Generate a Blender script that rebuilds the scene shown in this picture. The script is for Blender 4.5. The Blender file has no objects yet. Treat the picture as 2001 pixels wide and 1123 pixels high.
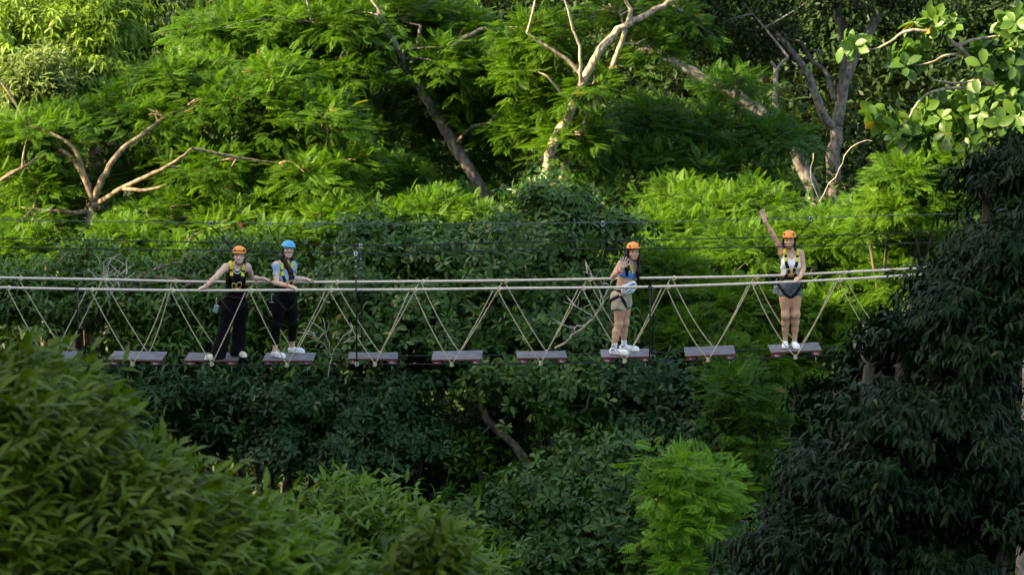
import bpy, math, random
import numpy as np
from mathutils import Vector, Matrix
R = math.radians
C = bpy.context.scene.collection
scene = bpy.context.scene

# ------------------------------------------------------------------ camera, sky, sun, exposure
PITCH = R(10.0); FPX = 5440.0; CAM = np.array([0.0, -39.4, 7.95])
cam_d = bpy.data.cameras.new('camera'); cam = bpy.data.objects.new('camera', cam_d); C.objects.link(cam)
cam.location = CAM; cam.rotation_euler = (R(90) - PITCH, 0, 0)
cam_d.sensor_width = 36; cam_d.lens = 36 * FPX / 2001; cam_d.clip_end = 2000; cam_d.clip_start = .1
cam_d.dof.use_dof = True; cam_d.dof.focus_distance = 40.0; cam_d.dof.aperture_fstop = 4.0
scene.camera = cam
SUN_EL, SUN_AZ = R(32), math.atan2(-0.93, -0.25)      # azimuth measured from +Y towards +X
world = bpy.data.worlds.new("World"); scene.world = world; world.use_nodes = True
wn = world.node_tree.nodes; sky = wn.new('ShaderNodeTexSky'); sky.sky_type = 'NISHITA'; sky.sun_disc = False
sky.sun_elevation = SUN_EL; sky.sun_rotation = SUN_AZ; sky.air_density = 1.0; sky.dust_density = 2.0; sky.ozone_density = 1.0
world.node_tree.links.new(sky.outputs[0], wn['Background'].inputs[0]); wn['Background'].inputs[1].default_value = 0.13
sun_d = bpy.data.lights.new('sun', 'SUN'); sun_d.energy = 4.4; sun_d.angle = R(.6); sun_d.color = (1, .87, .66)
sun = bpy.data.objects.new('sun', sun_d); C.objects.link(sun); sun.location = (-40, -40, 40)
SDIR = Vector((math.sin(SUN_AZ) * math.cos(SUN_EL), math.cos(SUN_AZ) * math.cos(SUN_EL), math.sin(SUN_EL)))
sun.rotation_euler = SDIR.to_track_quat('Z', 'Y').to_euler()
scene.view_settings.view_transform = 'Standard'; scene.view_settings.look = 'None'
scene.view_settings.exposure = 2.45; scene.view_settings.gamma = 1
scene.view_settings.use_white_balance = True; scene.view_settings.white_balance_temperature = 7900; scene.view_settings.white_balance_tint = 8
scene.render.engine = 'CYCLES'
scene.cycles.max_bounces = 6; scene.cycles.diffuse_bounces = 3; scene.cycles.glossy_bounces = 2
scene.cycles.transmission_bounces = 3; scene.cycles.transparent_max_bounces = 4

# ------------------------------------------------------------------ helpers
cF = np.array([0, math.cos(PITCH), -math.sin(PITCH)]); cU = np.array([0, math.sin(PITCH), math.cos(PITCH)])
def ray(px, py):
    return cF + np.array([1.0, 0, 0]) * (px - 1000.5) / FPX + cU * (561.5 - py) / FPX
def P(px, py, Y):                                   # the point at depth Y that is seen at that place of the photo
    d = ray(px, py); return CAM + d * ((Y - CAM[1]) / d[1])
def onz(px, py, z):
    d = ray(px, py); return CAM + d * ((z - CAM[2]) / d[2])
def mpp(Y):                                         # metres per photo pixel at depth Y
    return (Y - CAM[1]) / math.cos(PITCH) / FPX
def nrm(v):
    v = np.asarray(v, float); return v / (np.linalg.norm(v, axis=-1, keepdims=True) + 1e-9)

def mesh_np(name, verts, loops, starts, smooth=False, tint=None, mats=(), mat_idx=None):
    me = bpy.data.meshes.new(name)
    me.vertices.add(len(verts)); me.vertices.foreach_set('co', np.ascontiguousarray(verts, np.float32).ravel())
    me.loops.add(len(loops)); me.loops.foreach_set('vertex_index', np.ascontiguousarray(loops, np.int32))
    me.polygons.add(len(starts)); me.polygons.foreach_set('loop_start', np.ascontiguousarray(starts, np.int32))
    me.update(calc_edges=True)
    if smooth: me.polygons.foreach_set('use_smooth', np.ones(len(starts), bool))
    for m in mats: me.materials.append(m)
    if mat_idx is not None: me.polygons.foreach_set('material_index', np.ascontiguousarray(mat_idx, np.int32))
    if tint is not None:
        a = me.attributes.new('tint', 'FLOAT', 'POINT'); a.data.foreach_set('value', np.ascontiguousarray(tint, np.float32))
    return me
def link(name, me, parent=None, origin=None):
    o = bpy.data.objects.new(name, me); C.objects.link(o)
    if parent is not None: o.parent = parent
    return o
def tag(o, label=None, cat=None, group=None, kind=None):
    if label: o['label'] = label
    if cat: o['category'] = cat
    if group: o['group'] = group
    if kind: o['kind'] = kind
    return o
def thing(name, loc, label, cat, group=None):
    o = bpy.data.objects.new(name, None); C.objects.link(o); o.location = [float(v) for v in loc]; o.empty_display_size = .2
    return tag(o, label, cat, group)

class MB:                                           # collects simple shapes into ONE mesh
    def __init__(s): s.v = []; s.f = []; s.n = 0
    def add(s, v, f):
        v = np.asarray(v, float); s.v.append(v); s.f += [tuple(i + s.n for i in q) for q in f]; s.n += len(v)
    def box(s, c, size, M=None, bev=0.0):
        x, y, z = [q / 2 for q in size]; b = bev
        if b <= 0:
            v = np.array([(i * x, j * y, k * z) for k in (-1, 1) for j in (-1, 1) for i in (-1, 1)])
            f = [(0, 2, 3, 1), (4, 5, 7, 6), (0, 1, 5, 4), (2, 6, 7, 3), (0, 4, 6, 2), (1, 3, 7, 5)]
        else:
            prof = [(-x + b, -y), (x - b, -y), (x, -y + b), (x, y - b), (x - b, y), (-x + b, y), (-x, y - b), (-x, -y + b)]
            inn = [(q[0] * (x - b) / x, q[1] * (y - b) / y) for q in prof]
            v = []
            for zz, pr in ((-z, inn), (-z + b, prof), (z - b, prof), (z, inn)): v += [(q[0], q[1], zz) for q in pr]
            v = np.array(v); f = [tuple(range(7, -1, -1)), tuple(range(24, 32))]
            for r in range(3):
                for i in range(8): f.append((r * 8 + i, r * 8 + (i + 1) % 8, r * 8 + 8 + (i + 1) % 8, r * 8 + 8 + i))
        if M is not None: v = v @ np.asarray(M).T
        s.add(v + np.asarray(c, float), f)
    def tube(s, pts, rad, n=8, cap=True):
        pts = np.asarray(pts, float); m = len(pts); rad = np.broadcast_to(np.asarray(rad, float), (m,))
        t = np.gradient(pts, axis=0); t = nrm(t)
        ref = np.array([0, 0, 1.0]) if abs(t[0][2]) < .9 else np.array([0, 1.0, 0])
        a = nrm(np.cross(ref, t[0])); V = []
        for i in range(m):
            a = nrm(a - t[i] * np.dot(a, t[i])); b = np.cross(t[i], a)
            an = np.arange(n) * 2 * math.pi / n
            V.append(pts[i] + rad[i] * (np.cos(an)[:, None] * a + np.sin(an)[:, None] * b))
        f = [(i * n + j, i * n + (j + 1) % n, (i + 1) * n + (j + 1) % n, (i + 1) * n + j) for i in range(m - 1) for j in range(n)]
        if cap: f += [tuple(range(n - 1, -1, -1)), tuple(range((m - 1) * n, m * n))]
        s.add(np.concatenate(V), f)
    def torus(s, c, R_, r, M=None, n=20, k=8, sy=1.0):
        v = []; f = []
        for i in range(n):
            A = 2 * math.pi * i / n
            for j in range(k):
                B = 2 * math.pi * j / k; v.append(((R_ + r * math.cos(B)) * math.cos(A), sy * (R_ + r * math.cos(B)) * math.sin(A), r * math.sin(B)))
                f.append((i * k + j, ((i + 1) % n) * k + j, ((i + 1) % n) * k + (j + 1) % k, i * k + (j + 1) % k))
        v = np.array(v)
        if M is not None: v = v @ np.asarray(M).T
        s.add(v + np.asarray(c, float), f)
    def mesh(s, name, mat, smooth=True, origin=None):
        v = np.concatenate(s.v)
        if origin is not None: v = v - np.asarray(origin, float)
        loops = np.array([i for q in s.f for i in q]); ln = np.array([len(q) for q in s.f])
        me = mesh_np(name, v, loops, np.concatenate([[0], np.cumsum(ln)[:-1]]), smooth, mats=[mat] if mat else [])
        return me
    def build(s, name, mat, parent=None, origin=None, smooth=True):
        o = link(name, s.mesh(name, mat, smooth, origin), parent)
        if parent is None and origin is not None: o.location = [float(q) for q in origin]
        return o

def smooth_path(pts, k=4):                          # Catmull-Rom
    pts = np.asarray(pts, float)
    if len(pts) < 3:
        return np.array([pts[0] + (pts[-1] - pts[0]) * t for t in np.linspace(0, 1, k + 1)])
    q = np.vstack([2 * pts[0] - pts[1], pts, 2 * pts[-1] - pts[-2]]); out = []
    for i in range(1, len(q) - 2):
        for t in np.arange(k) / k:
            out.append(.5 * (2 * q[i] + (q[i + 1] - q[i - 1]) * t + (2 * q[i - 1] - 5 * q[i] + 4 * q[i + 1] - q[i + 2]) * t * t + (3 * q[i] - q[i - 1] - 3 * q[i + 1] + q[i + 2]) * t ** 3))
    return np.array(out + [pts[-1]])

# ------------------------------------------------------------------ materials
def mat_base(name):
    m = bpy.data.materials.new(name); m.use_nodes = True; nt = m.node_tree
    return m, nt, nt.nodes['Principled BSDF'], nt.nodes['Material Output']
def plain(name, col, rough=.6, metal=0.0, noise=.0, nscale=20, spec=.4, bump=0.0):
    m, nt, b, out = mat_base(name)
    b.inputs['Base Color'].default_value = (*col, 1); b.inputs['Roughness'].default_value = rough; b.inputs['Metallic'].default_value = metal
    b.inputs['Specular IOR Level'].default_value = spec
    if noise or bump:
        tc = nt.nodes.new('ShaderNodeTexCoord'); n = nt.nodes.new('ShaderNodeTexNoise'); n.inputs['Scale'].default_value = nscale; n.inputs['Detail'].default_value = 4
        nt.links.new(tc.outputs['Object'], n.inputs['Vector'])
        if noise:
            r = nt.nodes.new('ShaderNodeValToRGB'); r.color_ramp.elements[0].position = .3; r.color_ramp.elements[1].position = .7
            r.color_ramp.elements[0].color = (*[c * (1 - noise) for c in col], 1); r.color_ramp.elements[1].color = (*[min(1, c * (1 + noise)) for c in col], 1)
            nt.links.new(n.outputs['Fac'], r.inputs['Fac']); nt.links.new(r.outputs['Color'], b.inputs['Base Color'])
        if bump:
            bp = nt.nodes.new('ShaderNodeBump'); bp.inputs['Strength'].default_value = bump; bp.inputs['Distance'].default_value = .01
            nt.links.new(n.outputs['Fac'], bp.inputs['Height']); nt.links.new(bp.outputs['Normal'], b.inputs['Normal'])
    return m
def leafmat(name, dark, light, odd=None, odd_at=.97, trans=.3, rough=.45, spec=.35):
    m, nt, b, out = mat_base(name)
    at = nt.nodes.new('ShaderNodeAttribute'); at.attribute_name = 'tint'
    r = nt.nodes.new('ShaderNodeValToRGB'); e = r.color_ramp.elements
    e[0].position = .1; e[0].color = (*dark, 1); e[1].position = .9; e[1].color = (*light, 1)
    if odd is not None:
        q = e.new(1.0 - 1e-3); q.color = (*odd, 1)
    nt.links.new(at.outputs['Fac'], r.inputs['Fac']); nt.links.new(r.outputs['Color'], b.inputs['Base Color'])
    b.inputs['Roughness'].default_value = rough; b.inputs['Specular IOR Level'].default_value = spec
    tr = nt.nodes.new('ShaderNodeBsdfTranslucent'); mx = nt.nodes.new('ShaderNodeMixShader'); mx.inputs[0].default_value = trans
    hs = nt.nodes.new('ShaderNodeMix'); hs.data_type = 'RGBA'; hs.blend_type = 'MULTIPLY'; hs.inputs[0].default_value = 1
    hs.inputs[7].default_value = (1.25, 1.4, .5, 1)
    nt.links.new(r.outputs['Color'], hs.inputs[6]); nt.links.new(hs.outputs[2], tr.inputs['Color'])
    nt.links.new(b.outputs[0], mx.inputs[1]); nt.links.new(tr.outputs[0], mx.inputs[2]); nt.links.new(mx.outputs[0], out.inputs['Surface'])
    return m
def barkmat(name, a, c, scale=9):
    m, nt, b, out = mat_base(name)
    tc = nt.nodes.new('ShaderNodeTexCoord'); n = nt.nodes.new('ShaderNodeTexNoise'); n.inputs['Scale'].default_value = scale; n.inputs['Detail'].default_value = 6
    mp = nt.nodes.new('ShaderNodeMapping'); mp.inputs['Scale'].default_value = (1, 1, .45)
    r = nt.nodes.new('ShaderNodeValToRGB'); r.color_ramp.elements[0].position = .36; r.color_ramp.elements[1].position = .66
    r.color_ramp.elements[0].color = (*a, 1); r.color_ramp.elements[1].color = (*c, 1)
    nt.links.new(tc.outputs['Object'], mp.inputs[0]); nt.links.new(mp.outputs[0], n.inputs['Vector']); nt.links.new(n.outputs['Fac'], r.inputs['Fac'])
    nt.links.new(r.outputs['Color'], b.inputs['Base Color']); b.inputs['Roughness'].default_value = .9; b.inputs['Specular IOR Level'].default_value = .1
    bp = nt.nodes.new('ShaderNodeBump'); bp.inputs['Strength'].default_value = .5; bp.inputs['Distance'].default_value = .02
    nt.links.new(n.outputs['Fac'], bp.inputs['Height']); nt.links.new(bp.outputs['Normal'], b.inputs['Normal'])
    return m
# ------------------------------------------------------------------ terrain
rng = np.random.default_rng(7)
def vnoise(x, y, z=0.0, s=1.0):
    x, y, z = x * s, y * s, z * s
    return (np.sin(1.7 * x + 1.3 * y + .6 * z + 1.1) + np.sin(-1.1 * x + 2.1 * y + 1.2 * z + 2.3) * .8 + np.sin(2.9 * x - .7 * y - 1.9 * z + .4) * .6
            + np.sin(.6 * x + .8 * y + 2.6 * z + 5.0) * .8 + np.sin(3.7 * x + 3.1 * y + 3.3 * z) * .4) / 3.0
def ground_z(x, y):
    x = np.asarray(x, float); y = np.asarray(y, float)
    z = np.interp(y, [-200, -70, -39.4, -6, 1, 8, 16, 28, 40, 60, 110, 400], [22, 13, 6.3, -8.0, -8.6, -7.6, -5.0, -1.8, 3.5, 14, 36, 90])
    shade_crest = np.interp(y, [-60, -25, -17, -9, -5, -1, 5, 14, 30], [29, 29, 29, 24.8, 22, 19.3, 7, -3, -4])  # unseen ridge at the left, added and shaped to shade the bridge
    g = np.exp(-((x + 27) / 8.0) ** 2)
    far = np.clip((-x - 27) / 30, 0, 1)
    z = np.where(shade_crest > z, z + (shade_crest - z) * np.where(x < -27, 1 - .3 * far, g), z)
    return z + .35 * vnoise(x, y, 0, .45) + .12 * vnoise(x, y, 3, 1.7)
def build_ground():
    xs = np.concatenate([np.linspace(-400, -60, 14), np.linspace(-55, 55, 111), np.linspace(60, 400, 14)])
    ys = np.concatenate([np.linspace(-200, -62, 10), np.linspace(-60, 70, 131), np.linspace(80, 400, 18)])
    X, Y = np.meshgrid(xs, ys); V = np.stack([X, Y, ground_z(X, Y)], -1).reshape(-1, 3)
    nx, ny = len(xs), len(ys); i = (np.arange(ny - 1)[:, None] * nx + np.arange(nx - 1)).ravel()
    F = np.stack([i, i + 1, i + nx + 1, i + nx], 1)
    m = barkmat('forest_floor', (.0015, .003, .001), (.005, .007, .003), 1.5)
    m.node_tree.nodes['Principled BSDF'].inputs['Specular IOR Level'].default_value = 0
    me = mesh_np('hillside', V, F.ravel(), np.arange(len(F)) * 4, True, mats=[m])
    tag(link('hillside', me), kind='structure')
build_ground()

# ------------------------------------------------------------------ leaf templates: base at origin, along +Y, blade normal +Z
def blade(rows, droop=.25, fold=.25):
    V = [(0, 0, 0)]; F = []
    for t, hw in rows: V += [(-hw, t, fold * hw - droop * t * t), (0, t, -droop * t * t), (hw, t, fold * hw - droop * t * t)]
    V.append((0, 1.0, -droop)); n = len(rows)
    F += [(0, 2, 1), (0, 3, 2)]
    for i in range(n - 1):
        a = 1 + 3 * i; F += [(a, a + 1, a + 4, a + 3), (a + 1, a + 2, a + 5, a + 4)]
    a = 1 + 3 * (n - 1); F += [(a, a + 1, len(V) - 1), (a + 1, a + 2, len(V) - 1)]
    return np.array(V, float), F
T_LANCE = blade([(.28, .125), (.62, .13)], .35, .35)
T_OBOV = blade([(.4, .15), (.72, .19)], .2, .3)
T_BROAD = blade([(.12, .12), (.35, .25), (.65, .3), (.88, .17)], .2, .3)
T_SMALL = (np.array([(0, 0, 0), (.22, .5, .04), (0, 1, -.1), (-.22, .5, .04)]), [(0, 1, 2, 3)])
T_ELLIP = blade([(.5, .22)], .15, .3)
def frond(pairs, ll, lw, ang):
    V = []; F = []
    def leaflet(p, d, L):
        d = nrm(d); s = nrm(np.cross(d, (0, 0, 1.0))); n = len(V)
        dn = np.array([0, 0, -.16 * L])
        V.extend([p, p + d * L * .45 + s * lw + dn * .3, p + d * L + dn, p + d * L * .45 - s * lw + dn * .3]); F.append((n, n + 1, n + 2, n + 3))
    for i in range(pairs):
        t = (i + 1.2) / (pairs + .6); p = np.array([0, t, -.16 * t * t]); L = ll * math.sin(math.pi * (.25 + .62 * t)) ** .8
        for sg in (-1, 1): leaflet(p, (sg * math.sin(ang), math.cos(ang), -.1), L)
    leaflet(np.array([0, 1, -.16]), (0, 1, -.35), ll * .7)
    return np.array(V), F
T_FROND = frond(6, .40, .056, R(58))
T_FROND_FAR = frond(5, .36, .06, R(60))
TEMPL = {'lance': T_LANCE, 'obov': T_OBOV, 'broad': T_BROAD, 'small': T_SMALL, 'ellip': T_ELLIP, 'frond': T_FROND, 'frondfar': T_FROND_FAR}

def leaf_mesh(name, tname, pos, ydir, zhint, scale, tint, mat, origin):
    TV, TF = TEMPL[tname]; N = len(pos)
    y = nrm(ydir); x = nrm(np.cross(y, zhint)); z = np.cross(x, y)
    sc = np.asarray(scale)[:, None, None]
    V = pos[:, None, :] + sc * (TV[None, :, 0:1] * x[:, None, :] + TV[None, :, 1:2] * y[:, None, :] + TV[None, :, 2:3] * z[:, None, :])
    V = V.reshape(-1, 3) - np.asarray(origin)
    fl = np.array([i for f in TF for i in f]); ln = np.array([len(f) for f in TF]); st = np.concatenate([[0], np.cumsum(ln)[:-1]])
    loops = (fl[None, :] + (np.arange(N) * len(TV))[:, None]).ravel(); starts = (st[None, :] + (np.arange(N) * len(fl))[:, None]).ravel()
    return mesh_np(name, V, loops, starts, True, np.repeat(tint, len(TV)), [mat])

def rand_dirs(n):
    return nrm(rng.normal(size=(n, 3)))
def perp_ring(ax, m, jit=.5):                        # m directions around each axis; returns (N,m,3) plus angles
    N = len(ax); ref = np.where(np.abs(ax[:, 2:3]) < .9, [[0, 0, 1.0]], [[1.0, 0, 0]])
    a = nrm(np.cross(ax, ref)); b = np.cross(ax, a)
    th = (np.arange(m) * 2.399)[None, :] + rng.uniform(0, 6.28, (N, 1)) + rng.normal(0, jit, (N, m))
    return np.cos(th)[..., None] * a[:, None] + np.sin(th)[..., None] * b[:, None]
UP = np.array([0, 0, 1.0])

def foliate(kind, tips, axis, base_t, size, wind=None):
    """leaves for every twig tip -> template name, pos, ydir, zhint, scale, tint"""
    N = len(tips)
    def flat(*a): return [q.reshape(-1, 3) if q.ndim == 3 else q.ravel() for q in a]
    if kind in ('feather', 'featherfar'):
        m = 6
        th = (np.arange(m) * 2 * math.pi / m)[None] + rng.uniform(0, 6.28, (N, 1)) + rng.normal(0, .35, (N, m))
        d = np.stack([np.cos(th), np.sin(th), rng.normal(.05, .2, (N, m))], -1) + 1.1 * axis[:, None, :]
        pos = tips[:, None, :] + rng.normal(0, .05, (N, m, 3)) + nrm(d) * .04
        zh = UP + rng.normal(0, .3, (N, m, 3)); sc = size * rng.uniform(.7, 1.15, (N, m))
        ti = base_t[:, None] * .75 + rng.uniform(0, .25, (N, m))
        p, d, zh, sc, ti = flat(pos, d, zh, sc, ti); return ('frond' if kind == 'feather' else 'frondfar'), p, d, zh, sc, ti
    if kind in ('rosette', 'broad'):
        m = 7 if kind == 'rosette' else 6
        ax = nrm(axis * .7 + UP * .35 + rng.normal(0, .25, (N, 3))); ring = perp_ring(ax, m, .2)
        el = rng.uniform(-.35, .95, (N, m, 1)); d = ring * np.cos(el) + ax[:, None] * np.sin(el) - UP * .12
        pos = tips[:, None] + ring * .015 + ax[:, None] * rng.uniform(-.05, .02, (N, m, 1)); zh = ax[:, None] + rng.normal(0, .15, (N, m, 3))
        sc = size * rng.uniform(.65, 1.15, (N, m)); ti = base_t[:, None] * .6 + rng.uniform(0, .4, (N, m))
        p, d, zh, sc, ti = flat(pos, d, zh, sc, ti); return ('obov' if kind == 'rosette' else 'broad'), p, d, zh, sc, ti
    if kind in ('shoot', 'droop'):
        m = 9; L = size * 2.6
        ax = nrm(axis * (.6 if kind == 'shoot' else .8) + UP * (.5 if kind == 'shoot' else -.15) + rng.normal(0, .2, (N, 3)) + (0 if wind is None else np.asarray(wind)))
        ring = perp_ring(ax, m, .3); s = (np.linspace(-1, .05, m)[None, :, None] + rng.uniform(-.04, .04, (N, m, 1))) * L
        pos = tips[:, None] + ax[:, None] * s
        g = -.25 if kind == 'shoot' else -.75
        d = ring * .75 + ax[:, None] * (.55 + .5 * (np.linspace(0, 1, m)[None, :, None])) + UP * g + (0 if wind is None else np.asarray(wind) * .8)
        zh = UP + ax[:, None] * .6 + ring * -.2 + rng.normal(0, .25, (N, m, 3)); sc = size * rng.uniform(.55, 1.25, (N, m))
        ti = base_t[:, None] * .45 + np.linspace(0, .3, m)[None, :] + rng.uniform(0, .25, (N, m))
        p, d, zh, sc, ti = flat(pos, d, zh, sc, ti); return 'lance', p, d, zh, sc, ti
    m = 14                                           # 'tuft': small leaves any way up
    d = nrm(rng.normal(size=(N, m, 3)) + .5 * axis[:, None] + .0 * UP); pos = tips[:, None] + rng.normal(0, size * 1.1, (N, m, 3))
    zh = UP + rng.normal(0, .5, (N, m, 3)) + .4 * axis[:, None]; sc = size * rng.uniform(.6, 1.3, (N, m)); ti = base_t[:, None] * .6 + rng.uniform(0, .4, (N, m))
    p, d, zh, sc, ti = flat(pos, d, zh, sc, ti); return ('ellip' if kind == 'tuft' else 'small'), p, d, zh, sc, ti

def branch_pts(a, b, k=5, sag=.1, jit=.05):
    a = np.asarray(a, float); b = np.asarray(b, float); L = np.linalg.norm(b - a); t = np.linspace(0, 1, k)[:, None]
    off = rng.normal(0, jit * L, 3); off[2] += sag * L
    return a + (b - a) * t + off * (4 * t * (1 - t)) * .5

def tree(name, label, cat, kind, mat, bark, clumps, limbs=(), size=.3, sigma=.3, tipn=8, group=None, base=None, back=0.0, thin=1.0, twigs=.5, wind=None,
         odd=0.0, trunk_r=.12, gap=.25, flat=.55, fine=.012, parts=True):
    """clumps: (px, py, Y, rx px, ry px, depth radius m, branchlets); limbs: (r0, r1, [(px, py, Y) ...]), all standing at their own depth Y"""
    ins = .55 * (sigma + .7 * size)
    if kind == 'feather': size *= .74; thin *= 1.3; sigma *= .8; gap += .08; tipn = max(3, tipn - 1)
    if kind == 'rosette': size *= .82; thin *= 1.3
    cl = []
    for a, b, Y, rx, ry, dy, n in clumps:
        ex, ez = rx * mpp(Y), ry * mpp(Y)
        cl.append((P(a, b, Y + back * dy), np.array([max(ex - ins, .4 * ex), dy, max(ez - ins * .8, .45 * ez)]), max(3, int(n * thin))))
    LB = [(r0, r1, np.array([P(*q) for q in pts])) for r0, r1, pts in limbs]
    if base is None:
        c = LB[0][2][0] if LB else np.mean([q[0] for q in cl], 0); base = np.array([c[0], c[1] + (0 if LB else .1), 0.])
    else: base = np.array([P(base[0], base[1], base[2])[0], base[2], 0.0])
    base[2] = float(ground_z(base[0], base[1])) - .1
    wood = MB(); anchors = []
    if LB:
        first = LB[0][2][0]
        if first[2] > base[2] + .3:
            pts = smooth_path([base, base * .4 + first * .6 + np.array([.1, 0, 0]), first], 3); wood.tube(pts, np.linspace(LB[0][0] * 1.25, LB[0][0], len(pts)), 7)
        for r0, r1, pts in LB:
            q = smooth_path(pts, 4); q[1:-1] += rng.normal(0, r0 * .12, (len(q) - 2, 3)); wood.tube(q, np.linspace(r0, r1, len(q)), 8); anchors += list(q[len(q) // 3:])
    else:
        for c, r, n in cl:
            q = branch_pts(base, c, 7, .0, .06); wood.tube(q, np.linspace(trunk_r, trunk_r * .35, 7), 6); anchors += list(q[3:])
    if LB:
        A0 = np.array(anchors)
        for c, r, n in cl:
            j = np.argmin(np.linalg.norm(A0 - c, axis=1)); q = branch_pts(A0[j], c + np.array([0, 0, -.3 * r[2]]), 7, .05, .08); L = np.linalg.norm(q[-1] - q[0])
            if L > .25: wood.tube(q, np.linspace(min(.032, .008 + .009 * L), .009, 7), 5, False); anchors += list(q[2:])
    A = np.array(anchors); tips = []; ax = []; bt = []
    for c, r, n in cl:
        u = rand_dirs(n * 3); rad = rng.uniform(.12, 1, n * 3) ** .45 * np.where(rng.random(n * 3) < .18, rng.uniform(1, 1.35, n * 3), 1); rad = rad * (1 + .45 * vnoise(u[:, 0] * 2 + c[0], u[:, 1] * 2 + c[1], u[:, 2] * 2 + c[2], 1.3)); p = c + u * rad[:, None] * r
        keep = .7 * vnoise(p[:, 0], p[:, 1], p[:, 2], 1.15) + .5 * vnoise(p[:, 2], p[:, 0], p[:, 1], 2.6) > gap * 1.1 + rng.normal(0, .12, len(p)) - .55
        p = p[keep][:n]; u = u[keep][:n]; n = len(p)
        if n == 0: continue
        o = nrm((p - c) / r)
        for i in range(n):
            if rng.random() < twigs:
                j = np.argmin(np.linalg.norm(A - p[i], axis=1) + .6 * np.maximum(0, A[:, 2] - p[i][2]))
                q = branch_pts(A[j], p[i], 5, .08, .07); wood.tube(q, np.linspace(min(.035, fine * 2.2), fine * .7, 5), 4, False)
        if kind.startswith('feather'):
            nb = nrm(UP + .25 * o * [1, 1, .3] + rng.normal(0, .22, (n, 3)))
            d = rng.normal(size=(n, tipn, 3)) * sigma; d -= nb[:, None] * np.sum(d * nb[:, None], -1, keepdims=True)
            rr = np.linalg.norm(d, axis=-1, keepdims=True); d[..., 2:3] -= .16 * rr * rr / sigma; d += rng.normal(0, .035, d.shape)
            axd = nrm(nrm(d) * 1.2 + .35 * o[:, None] + nb[:, None] * .25)
        else:
            d = rng.normal(size=(n, tipn, 3)) * sigma; d[..., 2] *= flat; axd = nrm(o[:, None] * .6 + nrm(d) * .6 + UP * .15)
        t = p[:, None] + d; tips.append(t.reshape(-1, 3)); ax.append(axd.reshape(-1, 3))
        bt.append(np.repeat(rng.uniform(0, 1, n), tipn) * .6 + rng.uniform(0, .4, n * tipn))
    tips = np.concatenate(tips); ax = np.concatenate(ax); bt = np.concatenate(bt)
    tn, pos, d, zh, sc, ti = foliate(kind, tips, ax, bt, size, wind)
    ti = np.clip(ti, 0, .9)
    if odd: ti[rng.random(len(ti)) < odd] = 1.0
    root = thing(name, base, label, cat, group)
    if not parts: pass
    wood.build('trunk', bark, root, base)
    link('crown', leaf_mesh('crown', tn, pos, d, zh, sc, ti, mat, base), root)
    return root

# species
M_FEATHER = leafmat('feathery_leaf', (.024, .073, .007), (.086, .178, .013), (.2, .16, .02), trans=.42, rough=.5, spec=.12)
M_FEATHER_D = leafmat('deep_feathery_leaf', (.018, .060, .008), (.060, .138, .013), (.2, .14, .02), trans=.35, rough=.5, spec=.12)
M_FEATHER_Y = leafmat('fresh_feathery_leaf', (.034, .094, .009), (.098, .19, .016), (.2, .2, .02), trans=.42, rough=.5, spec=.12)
M_NEON = leafmat('young_lime_leaf', (.07, .19, .012), (.19, .36, .03), trans=.4, rough=.5, spec=.2)
M_LIME = leafmat('lime_leaf', (.055, .115, .008), (.15, .235, .02), (.25, .2, .03), trans=.35, rough=.5, spec=.2)
M_PALE = leafmat('pale_narrow_leaf', (.07, .12, .025), (.15, .20, .055), trans=.3, spec=.2)
M_ROS = leafmat('glossy_rosette_leaf', (.011, .040, .006), (.062, .135, .022), (.3, .2, .03), trans=.25, rough=.36, spec=.2)
M_ROS_B = leafmat('blue_green_leaf', (.005, .022, .006), (.028, .072, .018), (.25, .10, .02), trans=.18, rough=.36, spec=.16)
M_ELL = leafmat('elliptic_leaf', (.012, .042, .005), (.064, .138, .016), (.4, .09, .015), trans=.28, rough=.38, spec=.2)
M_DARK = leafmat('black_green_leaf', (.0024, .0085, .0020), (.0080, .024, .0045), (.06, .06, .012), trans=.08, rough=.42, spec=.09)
M_OLIVE = leafmat('olive_leaf', (.014, .038, .003), (.105, .150, .010), (.09, .07, .02), trans=.3, rough=.5, spec=.18)
M_FRESH = leafmat('bright_lance_leaf', (.028, .070, .006), (.115, .19, .016), (.2, .2, .02), trans=.32, rough=.5, spec=.18)
M_BROAD = leafmat('broad_leaf', (.03, .085, .012), (.09, .165, .024), (.45, .24, .03), trans=.35, rough=.42, spec=.3)
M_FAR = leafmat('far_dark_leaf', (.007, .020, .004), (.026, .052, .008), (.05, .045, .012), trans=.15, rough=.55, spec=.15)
M_BROWN = leafmat('brown_leaf', (.03, .03, .006), (.11, .085, .012), (.2, .1, .02), trans=.2, rough=.6, spec=.15)
B_PALE = barkmat('pale_bark', (.15, .12, .085), (.40, .34, .25), 16)
B_GREY = barkmat('grey_bark', (.07, .062, .055), (.22, .20, .17), 14)
B_DARK = barkmat('dark_bark', (.03, .025, .018), (.09, .075, .055), 12)
B_TAN = barkmat('tan_bark', (.08, .06, .04), (.25, .19, .125), 14)

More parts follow.
